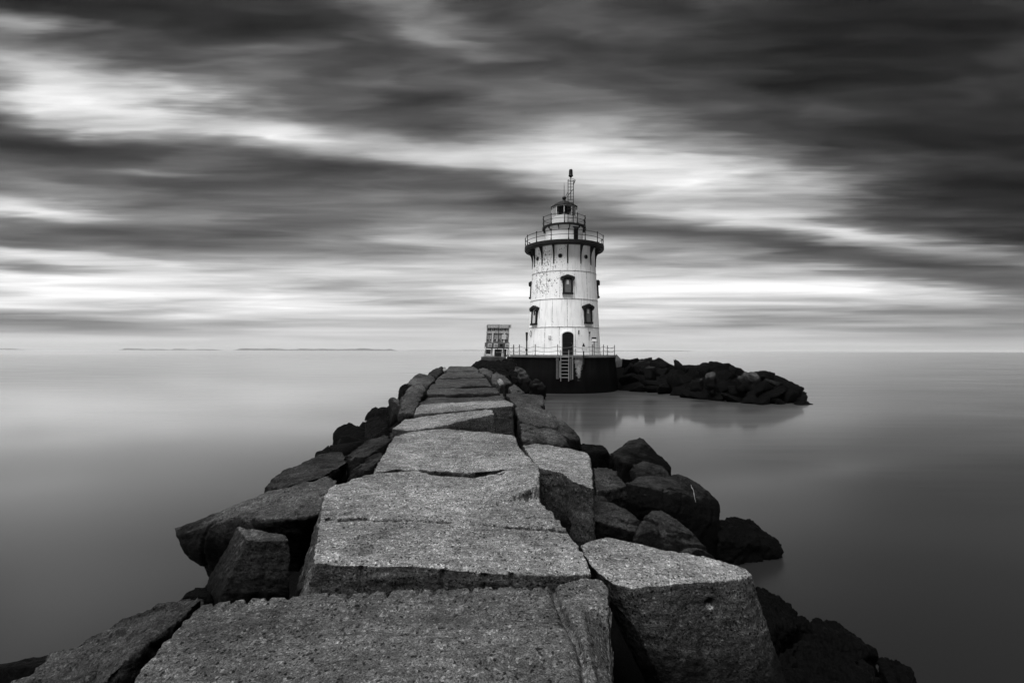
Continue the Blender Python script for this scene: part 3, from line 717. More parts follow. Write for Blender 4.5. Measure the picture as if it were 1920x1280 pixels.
# the low arm of rock that runs out to the right of the lighthouse
SIL = [(1160, 672), (1191, 670), (1210, 673), (1241, 671), (1257, 678), (1298, 680), (1319, 686), (1335, 680), (1363, 682), (1388, 691), (1422, 697), (1444, 708), (1454, 709), (1479, 720), (1500, 727), (1512, 733), (1520, 748)]
WL = [(1160, 735), (1229, 738), (1272, 743), (1319, 750), (1366, 755), (1429, 761), (1491, 759), (1526, 760)]
def lerp(tab, u):
    if u <= tab[0][0]: return tab[0][1]
    for p, q in zip(tab, tab[1:]):
        if u <= q[0]: return p[1] + (q[1] - p[1]) * (u - p[0]) / (q[0] - p[0])
    return tab[-1][1]
ARM = 'black boulders of the rock arm right of the lighthouse'
ARM_LAB = 'wet black boulder in the low rock arm right of the lighthouse'
bm = bmesh.new()
secs = []
for i in range(40):
    u = 1150 + i * 9.3
    Yf = HC * F / (lerp(WL, u) - 658.3)
    zt = px(u, lerp(SIL, u), Y=Yf + 4).z
    row = []
    for k, (f, h) in enumerate(((-.05, -.25), (.08, .18), (.35, .45), (.7, .7), (1.0, .82), (1.25, .5), (1.8, -.3))):
        Y = Yf + 1.5 + f * 4.2 * (1 if u < 1440 else .6)
        p = px(u, 700, Y=Y)
        row.append(bm.verts.new((p.x, Y + rng.uniform(-.15, .15), zt * h + rng.uniform(-.15, .12))))
    secs.append(row)
for A, B in zip(secs, secs[1:]):
    for k in range(6): bm.faces.new((A[k], A[k + 1], B[k + 1], B[k]))
tag(mesh_obj('ground', bm, 'black_rock'), 'dark rubble bed of the rock arm', kind='structure')
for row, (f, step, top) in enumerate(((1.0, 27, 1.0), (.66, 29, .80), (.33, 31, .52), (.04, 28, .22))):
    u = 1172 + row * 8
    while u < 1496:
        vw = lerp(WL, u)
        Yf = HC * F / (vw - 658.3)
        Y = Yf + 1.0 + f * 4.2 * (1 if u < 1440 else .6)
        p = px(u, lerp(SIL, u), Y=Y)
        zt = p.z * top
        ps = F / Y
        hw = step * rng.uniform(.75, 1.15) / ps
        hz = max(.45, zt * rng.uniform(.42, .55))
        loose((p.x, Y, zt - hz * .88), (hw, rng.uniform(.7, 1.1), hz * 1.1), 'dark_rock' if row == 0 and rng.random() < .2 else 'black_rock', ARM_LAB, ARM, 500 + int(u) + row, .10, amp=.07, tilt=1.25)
        u += step * rng.uniform(.8, 1.1)
boulder('large paler boulder on top of the rock arm towards its tip', [(1380, 705, 32.6), (1392, 696, 33.2), (1418, 697, 33.2), (1428, 709, 32.8), (1424, 716, 32.2), (1390, 716, 32.0)], .8, 'granite_side', 'Y', amp=.08)
boulder('small speckled stone midway along the rock arm', [(1322, 702, 33.5), (1332, 696, 34), (1342, 696, 34), (1341, 706, 33), (1322, 708, 33)], .9, 'granite_side', 'Y', amp=.05)
boulder('low speckled stone just left of the other speckled one on the arm', [(1295, 715, 32.5), (1303, 708, 33), (1319, 709, 33), (1316, 716, 32.4)], .7, 'granite_side', 'Y', amp=.05)
boulder('flat grey stone at the start of the rock arm', [(1208, 690, 36.8), (1215, 684, 37.4), (1232, 688, 37.2), (1222, 693, 36.6)], 1.2, 'dark_rock', 'Y', amp=.05)
boulder('flat black stone awash at the very tip of the rock arm', [(1490, 752, 31), (1505, 749, 31.6), (1524, 755, 31.2), (1528, 760, 30.6), (1495, 760, 30.2)], -.3, 'black_rock', 'Y', amp=.06)
finish_stones()
# bird-dropping streak down the side of the huge rounded boulder
big = next(o for o in COL.objects if o.get('label', '').startswith('huge rounded black boulder'))
pts = []
for (u, v) in ((1296, 909), (1297, 914), (1300, 919), (1301, 925), (1302, 932), (1304, 941)):
    eye = Vector((0, 0, HC)) - big.location
    dv_ = (px(u, v, Y=8) - Vector((0, 0, HC))).normalized()
    ok, hit, nrm, _ = big.ray_cast(eye, dv_)
    if ok: pts.append(hit + nrm * .004)
if len(pts) > 2:
    bm = bmesh.new()
    for k_, (a_, b_) in enumerate(zip(pts, pts[1:])): tube(bm, a_, b_, .006 + .005 * (k_ % 2), .005, seg=6)
    mesh_obj('streak', bm, 'curtain', big)

#@@LIGHTHOUSE
# ------------------------------------------------------------------ pier
TX, TY = 97.0 / F * 43, 43.0
ZD = HC - .35                              # pier deck
pier = empty('lighthouse_pier', (TX - .25, TY, ZD), 'round blackened concrete pier carrying the white lighthouse', 'pier')
PR = 4.95
bm = bmesh.new()
lathe(bm, [(PR - .12, -.17), (PR - .10, -1.2), (PR - .02, -2.4), (PR + .05, -4.2), (0.01, -4.2), (0.01, -.17)], 96)
mesh_obj('wall', bm, 'pier', pier, smooth=False)
bm = bmesh.new()
lathe(bm, [(PR, -.172), (PR, -.02), (PR - .03, 0), (.01, 0), (.01, -.172)], 96)
mesh_obj('deck_rim', bm, simple('deck_concrete', .12, .85, var=.4, scale=2), pier)

# ------------------------------------------------------------------ lighthouse
LH = empty('lighthouse', (TX, TY, ZD), 'white cast iron lighthouse with black galleries and flaking paint', 'lighthouse')
LH.rotation_euler.z = -math.atan2(TX, TY)      # bearings on the tower are counted from the line of sight
RB, RT, HT = 3.25, 2.76, 4 * RING        # tower radius at foot and below the gallery, height of the plated shell
def rad(z): return RB + (RT - RB) * z / 8.6
bm = bmesh.new()
prof = [(rad(0) + .05, 0), (rad(0) + .05, .12), (rad(.12), .12)]
for i in range(1, 4):
    z = RING * i
    prof += [(rad(z), z - .03), (rad(z) + .025, z - .028), (rad(z) + .025, z + .028), (rad(z), z + .03)]
prof += [(rad(8.5), 8.5), (rad(8.5), 9.42), (.01, 9.42), (.01, 0)]
lathe(bm, prof, 120)
mesh_obj('tower_shell', bm, 'tower', LH, smooth=False)
ZG = 9.42                                 # main gallery floor
RG = 3.5
bm = bmesh.new()
lathe(bm, [(2.5, ZG - .02), (RG - .35, ZG - .04), (RG, ZG - .12), (RG + .03, ZG - .12), (RG + .03, ZG + .14), (RG, ZG + .14), (RG - .02, ZG + .1), (1.2, ZG + .1), (1.2, ZG - .02)], 96)
lathe(bm, [(RG - .45, ZG - .20), (RG - .02, ZG - .20), (RG - .02, ZG - .121), (RG - .45, ZG - .06)], 96)
mesh_obj('gallery_deck', bm, 'iron', LH)
PH = 6.2
for i in range(15):
    a = PH + 24 * i
    bm = bmesh.new()
    Rm = Matrix.Rotation(R(a), 3, 'Z')
    prof2 = []
    ri = rad(8.2) + .012
    for k in range(9):                     # quarter-curve bracket, open in its corner
        f = k / 8
        prof2.append((ri + (RG - .25 - ri) * (1 - math.cos(f * math.pi / 2)), 7.85 + (ZG - .2 - 7.85) * math.sin(f * math.pi / 2)))
    pts = [polar(r_, a, z_) for r_, z_ in prof2]
    path_tube(bm, pts, .045, 6)
    tube(bm, polar(ri + .02, a, 7.7), polar(ri + .02, a, ZG - .15), .055, seg=6)
    tube(bm, polar(ri, a, ZG - .16), polar(RG - .2, a, ZG - .16), .05, seg=6)
    # web plate near the top
    q = [polar(ri + .02, a, ZG - .12), polar(RG - .3, a, ZG - .12), polar(ri + (RG - .25 - ri) * .62, a, ZG - .42), polar(ri + .02, a, ZG - .95)]
    tz = Vector((math.cos(R(a)), math.sin(R(a)), 0)) * .018
    A_ = [bm.verts.new(p + tz) for p in q]
    B_ = [bm.verts.new(p - tz) for p in q]
    bm.faces.new(A_); bm.faces.new(B_[::-1])
    for j in range(4): bm.faces.new((A_[j], B_[j], B_[(j + 1) % 4], A_[(j + 1) % 4]))
    mesh_obj('bracket', bm, 'iron', LH)
def railing(name, r, z0, h, n, phase, rr):
    rl = empty(name, (0, 0, 0))
    rl.parent = LH
    for hh in (h * .52, h):
        bm = bmesh.new()
        path_tube(bm, [polar(r, i * 5, z0 + hh) for i in range(73)], rr, 6)
        mesh_obj('hand_rail' if hh == h else 'mid_rail', bm, 'iron', rl)
    for i in range(n):
        a = phase + 360 / n * i
        bm = bmesh.new()
        tube(bm, polar(r, a, z0 - .05), polar(r, a, z0 + h), .034, seg=8)
        tube(bm, polar(r, a, z0), polar(r, a, z0 + .2), .06, .035, seg=8)
        sphere(bm, polar(r, a, z0 + h + .06), .06, 10)
        sphere(bm, polar(r, a, z0 + h * .52), .05, 10)
        mesh_obj('railing_post', bm, 'iron', rl)
    return rl
railing('gallery_railing', RG - .03, ZG + .14, .80, 15, PH, .022)
# watch room
ZU = 11.28
bm = bmesh.new()
lathe(bm, [(1.67, ZG + .1), (1.67, ZU - .02), (.01, ZU - .02), (.01, ZG + .1)], 72)
mesh_obj('watch_room', bm, M['white'], LH, smooth=False)
bm = bmesh.new()
a = 37
box(bm, polar(1.66, a, ZG + .1 + .72), (.42, .16, 1.46), Matrix.Rotation(R(a), 3, 'Z'))
wd = mesh_obj('watch_room_door', bm, 'black', LH)
bm = bmesh.new()
box(bm, polar(1.74, a, ZG + 1.62), (.6, .2, .07), Matrix.Rotation(R(a), 3, 'Z'))
mesh_obj('hood', bm, 'iron', wd)
RU = 1.93
bm = bmesh.new()
lathe(bm, [(1.6, ZU - .03), (RU - .1, ZU - .06), (RU, ZU - .1), (RU + .02, ZU - .1), (RU + .02, ZU + .08), (1.0, ZU + .08), (1.0, ZU - .03)], 72)
for i in range(12):
    a = 15 + 30 * i
    tube(bm, polar(1.69, a, ZU - .42), polar(RU - .08, a, ZU - .07), .035, seg=6)
    tube(bm, polar(RU - .05, a, ZU - .26), polar(RU - .05, a, ZU - .05), .045, .05, seg=8)
mesh_obj('upper_gallery', bm, 'iron', LH)
railing('upper_railing', RU - .02, ZU + .08, .80, 10, 1, .02)
# lantern: ten-sided
NL, RL = 10, 1.14
ZW0, ZW1 = ZU + .92, ZU + 1.86
bm = bmesh.new()
lathe(bm, [(RL, ZU + .08), (RL, ZW0), (RL - .05, ZW0 + .01), (.6, ZW0 + .01), (.6, ZU + .08)], NL)
mesh_obj('lantern_parapet', bm, 'pale_grey', LH)
bm = bmesh.new()
for i in range(NL):
    a = 360 / NL * i
    tube(bm, polar(RL - .02, a, ZW0), polar(RL - .02, a, ZW1), .035, seg=6)
    b = a + 360 / NL
    tube(bm, polar(RL - .02, a, ZW1 - .03), polar(RL - .02, b, ZW1 - .03), .035, seg=6)
    tube(bm, polar(RL - .02, a, ZW0 + .04), polar(RL - .02, b, ZW0 + .04), .03, seg=6)
mesh_obj('lantern_frame', bm, 'pale_grey', LH)
for i in range(NL):
    bm = bmesh.new()
    q = [polar(RL - .05, 36 * i, ZW0 + .02), polar(RL - .05, 36 * i + 36, ZW0 + .02), polar(RL - .05, 36 * i + 36, ZW1 - .02), polar(RL - .05, 36 * i, ZW1 - .02)]
    bm.faces.new([bm.verts.new(p) for p in q])
    mesh_obj('lantern_pane', bm, 'glass', LH)
bm = bmesh.new()
lathe(bm, [(.58, ZU + .1), (.5, ZW0 - .1), (.5, ZW1 - .02), (.01, ZW1 - .02), (.01, ZU + .1)], 24)
mesh_obj('lens_housing', bm, 'black', LH)
bm = bmesh.new()
lathe(bm, [(RL + .08, ZW1 - .06), (RL + .10, ZW1), (.75, ZW1 + .34), (.32, ZW1 + .52), (.2, ZW1 + .56), (.01, ZW1 + .56), (.01, ZW1 - .02), (RL - .02, ZW1 - .02)], NL)
for i in range(NL):
    tube(bm, polar(RL + .09, 36 * i, ZW1 + .005), polar(.75, 36 * i, ZW1 + .345), .022, seg=6)
    tube(bm, polar(.75, 36 * i, ZW1 + .345), polar(.3, 36 * i, ZW1 + .53), .022, seg=6)
rf = mesh_obj('roof', bm, 'roof_iron', LH)
bm = bmesh.new()
zb = ZW1 + .55
lathe(bm, [(.2, zb - .02), (.15, zb + .08), (.12, zb + .16), (.14, zb + .2), (.01, zb + .2), (.01, zb - .02)], 20)
sphere(bm, (0, 0, zb + .33), .18, 16)
mesh_obj('ventilator_ball', bm, 'iron', rf)
bm = bmesh.new()
tube(bm, (0, 0, zb + .45), (0, 0, zb + 1.3), .026, .02)
tube(bm, (0, 0, zb + 1.3), (0, 0, zb + 1.72), .02, .006)
sphere(bm, (0, 0, zb + 1.32), .035, 8)
mesh_obj('lightning_rod', bm, 'iron', rf)
# access ladder up the lantern, beacon on top
lx0, lx1 = 7.2 / F * 42, 17.2 / F * 42
ly = -1.30
zt = ZW1 + 2.0
bm = bmesh.new()
for lx in (lx0, lx1):
    tube(bm, (lx, ly, ZU + .08), (lx, ly, zt), .028)
for i in range(14):
    zz = ZU + .3 + i * .27
    if zz < zt: tube(bm, (lx0, ly, zz), (lx1, ly, zz), .018, seg=6)
lc = (lx0 + lx1) / 2
hoop = [Vector((lc + .06 + .32 * math.cos(q * math.pi / 10), ly + .3 * math.sin(q * math.pi / 10), zt)) for q in range(21)]
path_tube(bm, hoop, .022, 6)
tube(bm, (lx1 + .14, ly, zt - .02), (lx1 - .02, ly, zt - .42), .04, .03)
tube(bm, (lx0, ly, zt - 1.0), (0, 0, zb + .25), .022)
tube(bm, (lx1, ly, zt - .75), (0.05, 0, zb + .2), .022)
tube(bm, (lc, ly, ZW1 + .3), (lc, ly, zt + .3), .03)
mesh_obj('access_ladder', bm, 'iron', LH)
bm = bmesh.new()
zbn = zt + .26
lathe(bm, [(.03, zbn - .05), (.12, zbn + .02), (.10, zbn + .06), (.2, zbn + .1), (.2, zbn + .17), (.17, zbn + .2), (.155, zbn + .6), (.12, zbn + .68), (.01, zbn + .69), (.01, zbn - .05)], 20)
bmesh.ops.translate(bm, vec=(lc, ly, 0), verts=bm.verts)
mesh_obj('beacon', bm, 'iron', LH)

def window(a, z0, w, h, board, slip):
    """hooded iron window: frame with arched head, gabled hood, sill, boarded pane"""
    zc = z0 + h / 2
    slope = math.atan((RB - RT) / 8.6)
    Rm = Matrix.Rotation(R(a), 3, 'Z') @ Matrix.Rotation(-slope, 3, 'X')
    ctr = polar(rad(zc) + .02, a, zc)
    def L(x, y, z): return ctr + Rm @ Vector((x, -y, z))
    def prism(bm, poly, y0, y1):
        A = [bm.verts.new(L(x, y1, z)) for x, z in poly]
        B = [bm.verts.new(L(x, y0, z)) for x, z in poly]
        bm.faces.new(A); bm.faces.new(B[::-1])
        n = len(poly)
        for i in range(n): bm.faces.new((A[i], B[i], B[(i + 1) % n], A[(i + 1) % n]))
    t_ = .15
    bm = bmesh.new()
    hw, hh = w / 2, h / 2
    prism(bm, [(-hw, -hh), (-hw + t_, -hh), (-hw + t_, hh - .2), (-hw, hh - .05)], -.08, .10)
    prism(bm, [(hw - t_, -hh), (hw, -hh), (hw, hh - .05), (hw - t_, hh - .2)], -.08, .10)
    arch = [(-(hw - t_) * math.cos(q * math.pi / 8), hh - .24 + .12 * math.sin(q * math.pi / 8)) for q in range(9)]
    prism(bm, [(-hw, hh - .22)] + [(-hw, hh)] + [(hw, hh)] + [(hw, hh - .22)] + arch[::-1], -.08, .098)
    prism(bm, [(-hw - .03, -hh - .06), (hw + .03, -hh - .06), (hw + .03, -hh + .1), (-hw - .03, -hh + .1)], -.08, .16)
    win = mesh_obj('window', bm, 'iron', LH)
    bm = bmesh.new()
    hx = hw + .17
    prism(bm, [(-hx, hh - .12), (-hw - .02, hh - .3), (-hw + .06, hh - .3), (-hw + .1, hh - .02), (hw - .1, hh - .02), (hw - .06, hh - .3), (hw + .02, hh - .3), (hx, hh - .12), (hx, hh + .04), (0.04, hh + .24), (-.04, hh + .24), (-hx, hh + .04)], -.08, .22)
    mesh_obj('hood', bm, 'iron', win)
    bm = bmesh.new()
    prism(bm, [(-hw + t_ - .01, -hh + .05), (hw - t_ + .01, -hh + .05), (hw - t_ + .01, hh - .1), (-hw + t_ - .01, hh - .1)], -.08, .035)
    mesh_obj('pane', bm, board, win)
    bm = bmesh.new()
    prism(bm, [(-.1, slip), (.1, slip), (.1, slip + .36), (-.1, slip + .36)], .036, .05)
    mesh_obj('vent', bm, 'curtain_pale' if board == 'curtain' else 'black', win)
window(6.2, 5.12, .84, 1.35, 'curtain', .12)
window(41, 2.68, .84, 1.4, 'curtain', .12)
window(-54.6, 2.62, .84, 1.4, 'curtain_pale', .12)
window(97, 5.12, .84, 1.35, 'curtain', .12)
window(-103, 5.12, .84, 1.35, 'curtain', .12)
for a in (-54.4, -6.4, 41.6, 89.6):
    c = polar(rad(8.33), a, 8.33)
    d = polar(1, a, 0)
    bm = bmesh.new()
    tube(bm, c - d * .1, c + d * .055, .18, seg=24)
    ph = mesh_obj('porthole', bm, 'galv_dark', LH)
    bm = bmesh.new()
    tube(bm, c - d * .05, c + d * .065, .13, seg=24)
    mesh_obj('pane', bm, 'black', ph)
# entrance door: arched, recessed look from a white surround
def door():
    a = 5.8
    ctr = polar(rad(1), a, 0)
    Rm = Matrix.Rotation(R(a), 3, 'Z')
    def L(x, y, z): return ctr + Rm @ Vector((x, -y, z))
    def arch(hw, h, rise): return [(-hw, 0.0), (hw, 0.0)] + [(hw * math.cos(q * math.pi / 12), h - rise + rise * math.sin(q * math.pi / 12)) for q in range(13)]
    def prism(bm, poly, y0, y1):
        A = [bm.verts.new(L(x, y1, z)) for x, z in poly]
        B = [bm.verts.new(L(x, y0, z)) for x, z in poly]
        bm.faces.new(A); bm.faces.new(B[::-1])
        n = len(poly)
        for i in range(n): bm.faces.new((A[i], B[i], B[(i + 1) % n], A[(i + 1) % n]))
    bm = bmesh.new()
    prism(bm, arch(.47, 1.93, .3), -.1, .13)
    dr = mesh_obj('door', bm, 'black', LH)
    bm = bmesh.new()
    i_, o_ = arch(.475, 1.935, .3)[1:], arch(.56, 2.02, .34)[1:]
    i_ = i_ + [(-.475, 0)]; o_ = o_ + [(-.56, 0)]
    for s0, s1, y0, y1 in ((0, 1, -.1, .17),):
        n = len(i_)
        vs = [[bm.verts.new(L(x, y, z)) for x, z in pl] for pl in (i_, o_) for y in (y0, y1)]
        for k in range(n - 1):
            bm.faces.new((vs[1][k], vs[1][k + 1], vs[3][k + 1], vs[3][k]))
            bm.faces.new((vs[0][k], vs[0][k + 1], vs[1][k + 1], vs[1][k]))
            bm.faces.new((vs[2][k], vs[3][k], vs[3][k + 1], vs[2][k + 1]))
    mesh_obj('surround', bm, 'white', dr)
    bm = bmesh.new()
    for zz in (.45, 1.0, 1.45):
        prism(bm, [(-.4, zz), (.4, zz), (.4, zz + .05), (-.4, zz + .05)], .1, .145)
    mesh_obj('strap', bm, 'iron', dr)
    bm = bmesh.new()
    sphere(bm, L(.33, .15, .98), .04, 10)
    mesh_obj('handle', bm, 'galv_dark', dr)
door()
# fittings on the tower wall
bm = bmesh.new()
c = polar(rad(1.85) + .05, -64, 1.85)
path_tube(bm, [c + Matrix.Rotation(R(-64), 3, 'Z') @ Vector((.2 * math.cos(q * math.pi / 10), 0, .25 * math.sin(q * math.pi / 10))) for q in range(21)], .022, 6)
mesh_obj('wall_ring', bm, 'galv_dark', LH)
bm = bmesh.new()
box(bm, polar(rad(1.5) + .04, -21.5, 1.5), (.22, .08, .26), Matrix.Rotation(R(-21.5), 3, 'Z'))
mesh_obj('junction_box', bm, 'pale_grey', LH)
bm = bmesh.new()
tube(bm, polar(rad(1.9) + .03, 23, 1.75), polar(rad(1.9) + .03, 23, 2.0), .045)
sphere(bm, polar(rad(1.9) + .06, 23, 2.02), .06, 10)
mesh_obj('wall_lamp', bm, 'iron', LH)
bm = bmesh.new()
sphere(bm, polar(rad(1.9) + .06, 42.5, 1.92), .09, 12)
tube(bm, polar(rad(1.9) + .03, 42.5, .1), polar(rad(1.9) + .03, 42.5, 1.9), .014, seg=6)
mesh_obj('floodlight', bm, 'galv_dark', LH)

#@@FITTINGS
# ------------------------------------------------------------------ things on and around the pier
PC = Vector((TX - .25, TY, ZD))
RP = PR - .18
def pang(u): return math.degrees(math.asin(max(-1, min(1, ((u - CU) / F * (TY - 4.4) - PC.x) / RP))))
rail = empty('chain_railing', PC, 'low chain railing on steel stanchions around the pier edge', 'railing')
posts_u = [963, 974.5, 1004, 1045, 1073.2, 1111, 1135]
angs = sorted([pang(u) for u in posts_u] + [-95, -118, 88, 110])
pp = []
for a in angs:
    bm = bmesh.new()
    tube(bm, polar(RP, a, 0), polar(RP, a, .84), .03)
    tube(bm, polar(RP, a, 0), polar(RP, a, .06), .07, .05)
    sphere(bm, polar(RP, a, .85), .04, 8)
    mesh_obj('stanchion', bm, 'galv_dark', rail)
for a, b in zip(angs, angs[1:]):
    if a < 8 < b and b - a < 15: continue    # the landing stays open
    for hz, sag in ((.72, .13), (.36, .11)):
        bm = bmesh.new()
        pts = []
        for i in range(11):
            f = i / 10
            pts.append(polar(RP, a, 0).lerp(polar(RP, b, 0), f) + Vector((0, 0, hz - sag * 4 * f * (1 - f))))
        path_tube(bm, pts, .017, 5)
        mesh_obj('chain', bm, 'galv_dark', rail)

ld = empty('landing_ladder', (PC.x - .19, TY - PR - .12, ZD - 1.85), 'steel ladder climbing the dark pier wall to the lighthouse door', 'ladder')
l0, l1 = -.34, .29
bm = bmesh.new()
for x_ in (l0, l1):
    tube(bm, (x_, 0, -.2), (x_, 0, 2.28), .035)
mesh_obj('side_rail', bm, 'galv', ld)
for i in range(7):
    bm = bmesh.new()
    tube(bm, (l0, 0, .1 + i * .27), (l1, 0, .1 + i * .27), .026)
    mesh_obj('rung', bm, 'galv', ld)
for (u, v0, v1, r_, mat, lab) in ((1045.2, 671, 710, .11, 'galv_dark', 'thick dark fender pile on the pier wall, left of the ladder'), (1049.3, 676, 708, .05, 'galv_mid', 'slim pale guard pipe close to the left of the ladder'),
                                  (1073.6, 667, 711, .055, 'galv_mid', 'slim pale guard pipe close to the right of the ladder'), (1069.8, 672, 712, .08, 'galv_dark', 'dark fender pile between ladder and right guard pipe')):
    Yp = TY - PR - .16
    p0, p1 = px(u, v0, Y=Yp), px(u, v1, Y=Yp)
    bm = bmesh.new()
    tube(bm, (0, 0, 0), (0, 0, p0.z - p1.z), r_, seg=12)
    tube(bm, (0, 0, (p0.z - p1.z) * .86), (0, 0, (p0.z - p1.z) * .9), r_ * 1.15, seg=12)
    tag(mesh_obj('fender_pile', bm, mat, loc=p1), lab, 'pile')

def dk(u, Y):
    p = px(u, 660, Y=Y)
    return Vector((p.x, Y, ZD))
vp = empty('vent_pipe', dk(987.6, 40.6), 'black vent pipe with a thick cap standing at the left foot of the tower', 'pipe')
bm = bmesh.new()
tube(bm, (0, 0, 0), (0, 0, 1.75), .055)
tube(bm, (0, 0, 0), (0, 0, .1), .1)
tube(bm, (-.02, 0, .36), (-.02, -.05, .5), .1)
mesh_obj('pipe', bm, 'iron', vp)
bm = bmesh.new()
tube(bm, (0, 0, 1.2), (0, 0, 1.78), .075, .09)
tube(bm, (0, 0, 1.72), (0, 0, 1.92), .1, .1)
mesh_obj('cap', bm, 'iron', vp)
sg = empty('notice_board', dk(1114, 38.9), 'small white notice board with dark header on a thin post', 'sign')
bm = bmesh.new()
tube(bm, (0, 0, 0), (0, 0, 1.2), .035)
mesh_obj('post', bm, 'galv_dark', sg)
bm = bmesh.new()
box(bm, (-.03, -.05, 1.3), (.40, .05, .32))
bd = mesh_obj('board', bm, 'white', sg)
bm = bmesh.new()
box(bm, (-.03, -.082, 1.40), (.40, .012, .12))
box(bm, (-.21, -.082, 1.28), (.03, .012, .11))
mesh_obj('header', bm, 'iron', bd)
bm = bmesh.new()
box(bm, (.02, -.06, 1.10), (.46, .12, .035))
mesh_obj('shelf', bm, 'galv_dark', sg)
bp = empty('marker_post', dk(1093.6, 38.35), 'dark pointed post with a grey box fixed to it at the pier edge', 'post')
bm = bmesh.new()
tube(bm, (0, -.2, -.7), (0, -.2, .72), .05)
tube(bm, (0, -.2, .45), (0, -.2, .74), .14, .1, seg=4)
tube(bm, (0, -.2, .74), (0, -.2, 1.0), .11, .01, seg=4)
mesh_obj('post', bm, 'iron', bp)
bm = bmesh.new()
box(bm, (.07, -.33, .52), (.36, .2, .36))
mesh_obj('box', bm, 'curtain_pale', bp)
# leaning concrete plate at the right end of the pier
q = [px(1155, 664, Y=40.6), px(1166, 675, Y=41.4), px(1165, 687, Y=41.3), px(1156, 689, Y=40.6), px(1153.6, 676, Y=40.3)]
c = sum(q, Vector()) / 5
bm = bmesh.new()
A_ = [bm.verts.new(p - c) for p in q]
B_ = [bm.verts.new(p - c + Vector((.12, .35, 0))) for p in q]
bm.faces.new(A_); bm.faces.new(B_[::-1])
for j in range(5): bm.faces.new((A_[j], B_[j], B_[(j + 1) % 5], A_[(j + 1) % 5]))
tag(mesh_obj('concrete_plate', bm, 'concrete_pale', loc=c), 'pale slanted concrete plate at the right end of the pier', 'concrete plate')

# concrete pad and the timber rack left of the lighthouse
p0, p1 = px(902, 668.5, Y=37.2), px(948, 668.5, Y=37.2)
bm = bmesh.new()
W_ = p1.x - p0.x
box(bm, (W_ / 2, 1.3, -.25), (W_, 2.6, .5))
box(bm, (W_ * .35, .02, -.62), (W_ * .62, .3, .35))
bmesh.ops.bevel(bm, geom=list(bm.edges), offset=.03, segments=1, affect='EDGES')
tag(mesh_obj('concrete_pad', bm, 'concrete_dark', loc=p0), 'rough concrete pad under the timber rack at the end of the breakwater', 'concrete pad')
RY = 38.0
s = RY / F
rk = empty('timber_rack', Vector(((931 - CU) * s, RY, p0.z)), 'tall weathered timber rack of panels with pale boxes, left of the lighthouse', 'rack')
def rx(u): return (u - 931) * s
def rz(v): return (669 - v) * s + .0
def rbox(name, u0, u1, v0, v1, y0, y1, mat, par=rk, lean=0.0):
    bm = bmesh.new()
    zc = (rz(v0) + rz(v1)) / 2
    vs = box(bm, ((rx(u0) + rx(u1)) / 2, (y0 + y1) / 2, zc), (abs(rx(u1) - rx(u0)), y1 - y0, abs(rz(v1) - rz(v0))))
    for v in bm.verts: v.co.x += .055 * (v.co.z - 1.2)          # the whole rack leans a little
    return mesh_obj(name, bm, mat, par)
fr = rbox('top_beam', 911, 933, 608.5, 615, 0, .14, 'wood')
rbox('top_beam', 933.6, 957, 609, 615.5, 0, .14, 'wood')
rbox('rail', 912, 953.5, 621, 625.3, .02, .13, 'wood')
rbox('rail', 911.5, 953, 642, 645, .02, .13, 'wood')
rbox('back_panel', 912, 933, 614, 642, .15, .2, 'wood_dark')
rbox('back_panel', 933.4, 953.5, 614, 642, .15, .2, 'wood_dark')
for u in (914.5, 922, 929): rbox('slat', u - 2.5, u + 2.5, 615, 621, .09, .15, 'wood')
for u in (936.5, 943.5, 950.5): rbox('slat', u - 2.5, u + 2.5, 615, 621, .09, .15, 'wood')
for u in (914.2, 918.6, 927.6, 931.5, 936.5, 941, 950): rbox('slat', u - 1.7, u + 1.7, 625.5, 641, .09, .15, 'wood')
for u in (923.1, 945): rbox('upright', u - 1.6, u + 1.6, 624, 669, -.05, .08, 'wood_pale')
rbox('upright', 933, 934.4, 609, 668, .0, .13, 'wood_dark')
rbox('side_post', 911, 912.4, 610, 669, .0, .14, 'wood')
rbox('side_post', 952.6, 954, 610, 669, .0, .14, 'wood')
for u in (915, 922, 929, 936.8, 944, 951): 
    bm = bmesh.new(); tube(bm, (rx(u) + .05, .085, rz(618.2)), (rx(u) + .05, -.005, rz(618.2)), .045, seg=10); mesh_obj('bolt', bm, 'black', rk)
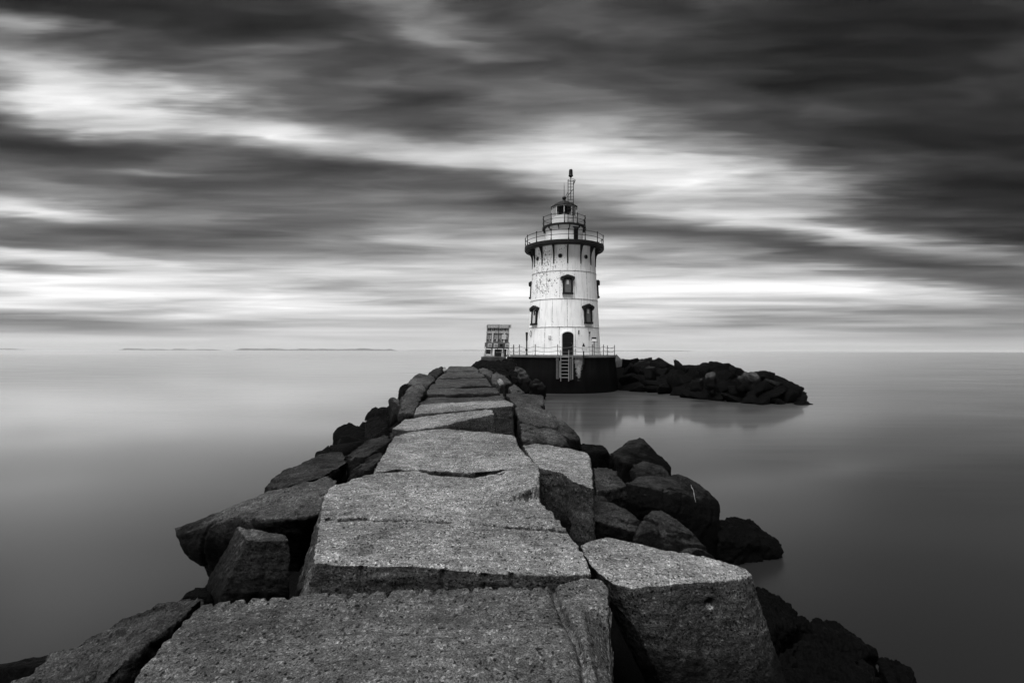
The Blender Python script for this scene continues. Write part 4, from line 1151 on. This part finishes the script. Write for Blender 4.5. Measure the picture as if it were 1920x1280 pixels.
for u in (913.5, 919.5, 927.4, 935, 941.5, 949.5):
    bm = bmesh.new(); tube(bm, (rx(u) + .03, .085, rz(637.6)), (rx(u) + .03, -.005, rz(637.6)), .055, seg=10); mesh_obj('bolt', bm, 'black', rk)
rbox('shelf', 909.5, 955.5, 643, 654, -.25, -.06, 'wood_dark')
for (u, mat) in ((919, 'wood_pale'), (930.2, 'wood_pale'), (940.5, 'galv_dark'), (951.5, 'wood_pale')):
    bx_ = rbox('battery_box', u - 3.6, u + 3.6, 644.5, 651.5, -.36, -.255, mat)
    rbox('lid', u - 2.4, u + 2.4, 645.8, 650.2, -.375, -.362, 'galv' if mat != 'galv_dark' else 'black', bx_)
rbox('lower_panel', 912, 921, 655.5, 664.5, .02, .08, 'wood_dark')
rbox('lower_panel', 928, 942, 655, 668.8, .1, .16, 'wood_dark')
rbox('lower_rail', 930.5, 949, 660, 661.8, -.02, .06, 'wood_pale')
rbox('lower_rail', 909, 927, 666, 668.4, -.1, .1, 'wood_pale')
rbox('lower_panel', 946.5, 950.5, 655, 668.8, .1, .16, 'wood_dark')
rbox('plate', 940.5, 948.6, 627.5, 636.5, -.09, -.055, 'wood_pale')
bm = bmesh.new(); tube(bm, (rx(911.5), -.15, rz(648)), (rx(907.8), -.5, rz(669)), .055); mesh_obj('brace', bm, 'wood', rk)
bm = bmesh.new(); tube(bm, (rx(952.5), -.15, rz(648)), (rx(956), -.5, rz(669)), .055); mesh_obj('brace', bm, 'wood', rk)

# ------------------------------------------------------------------ sea air: far shores fade
hm = bpy.data.materials.new('sea_haze')
hm.use_nodes = True
ht = NT(hm.node_tree)
hv = ht.n('ShaderNodeVolumePrincipled', {'Color': (.9, .9, .9, 1), 'Density': HAZE})
ho = ht.n('ShaderNodeOutputMaterial')
ht.t.links.new(hv.outputs[0], ho.inputs['Volume'])
bm = bmesh.new()
box(bm, (0, 9000, 39), (44400, 19200, 82))
tag(mesh_obj('haze', bm, hm), 'thin sea haze over the water', kind='stuff')
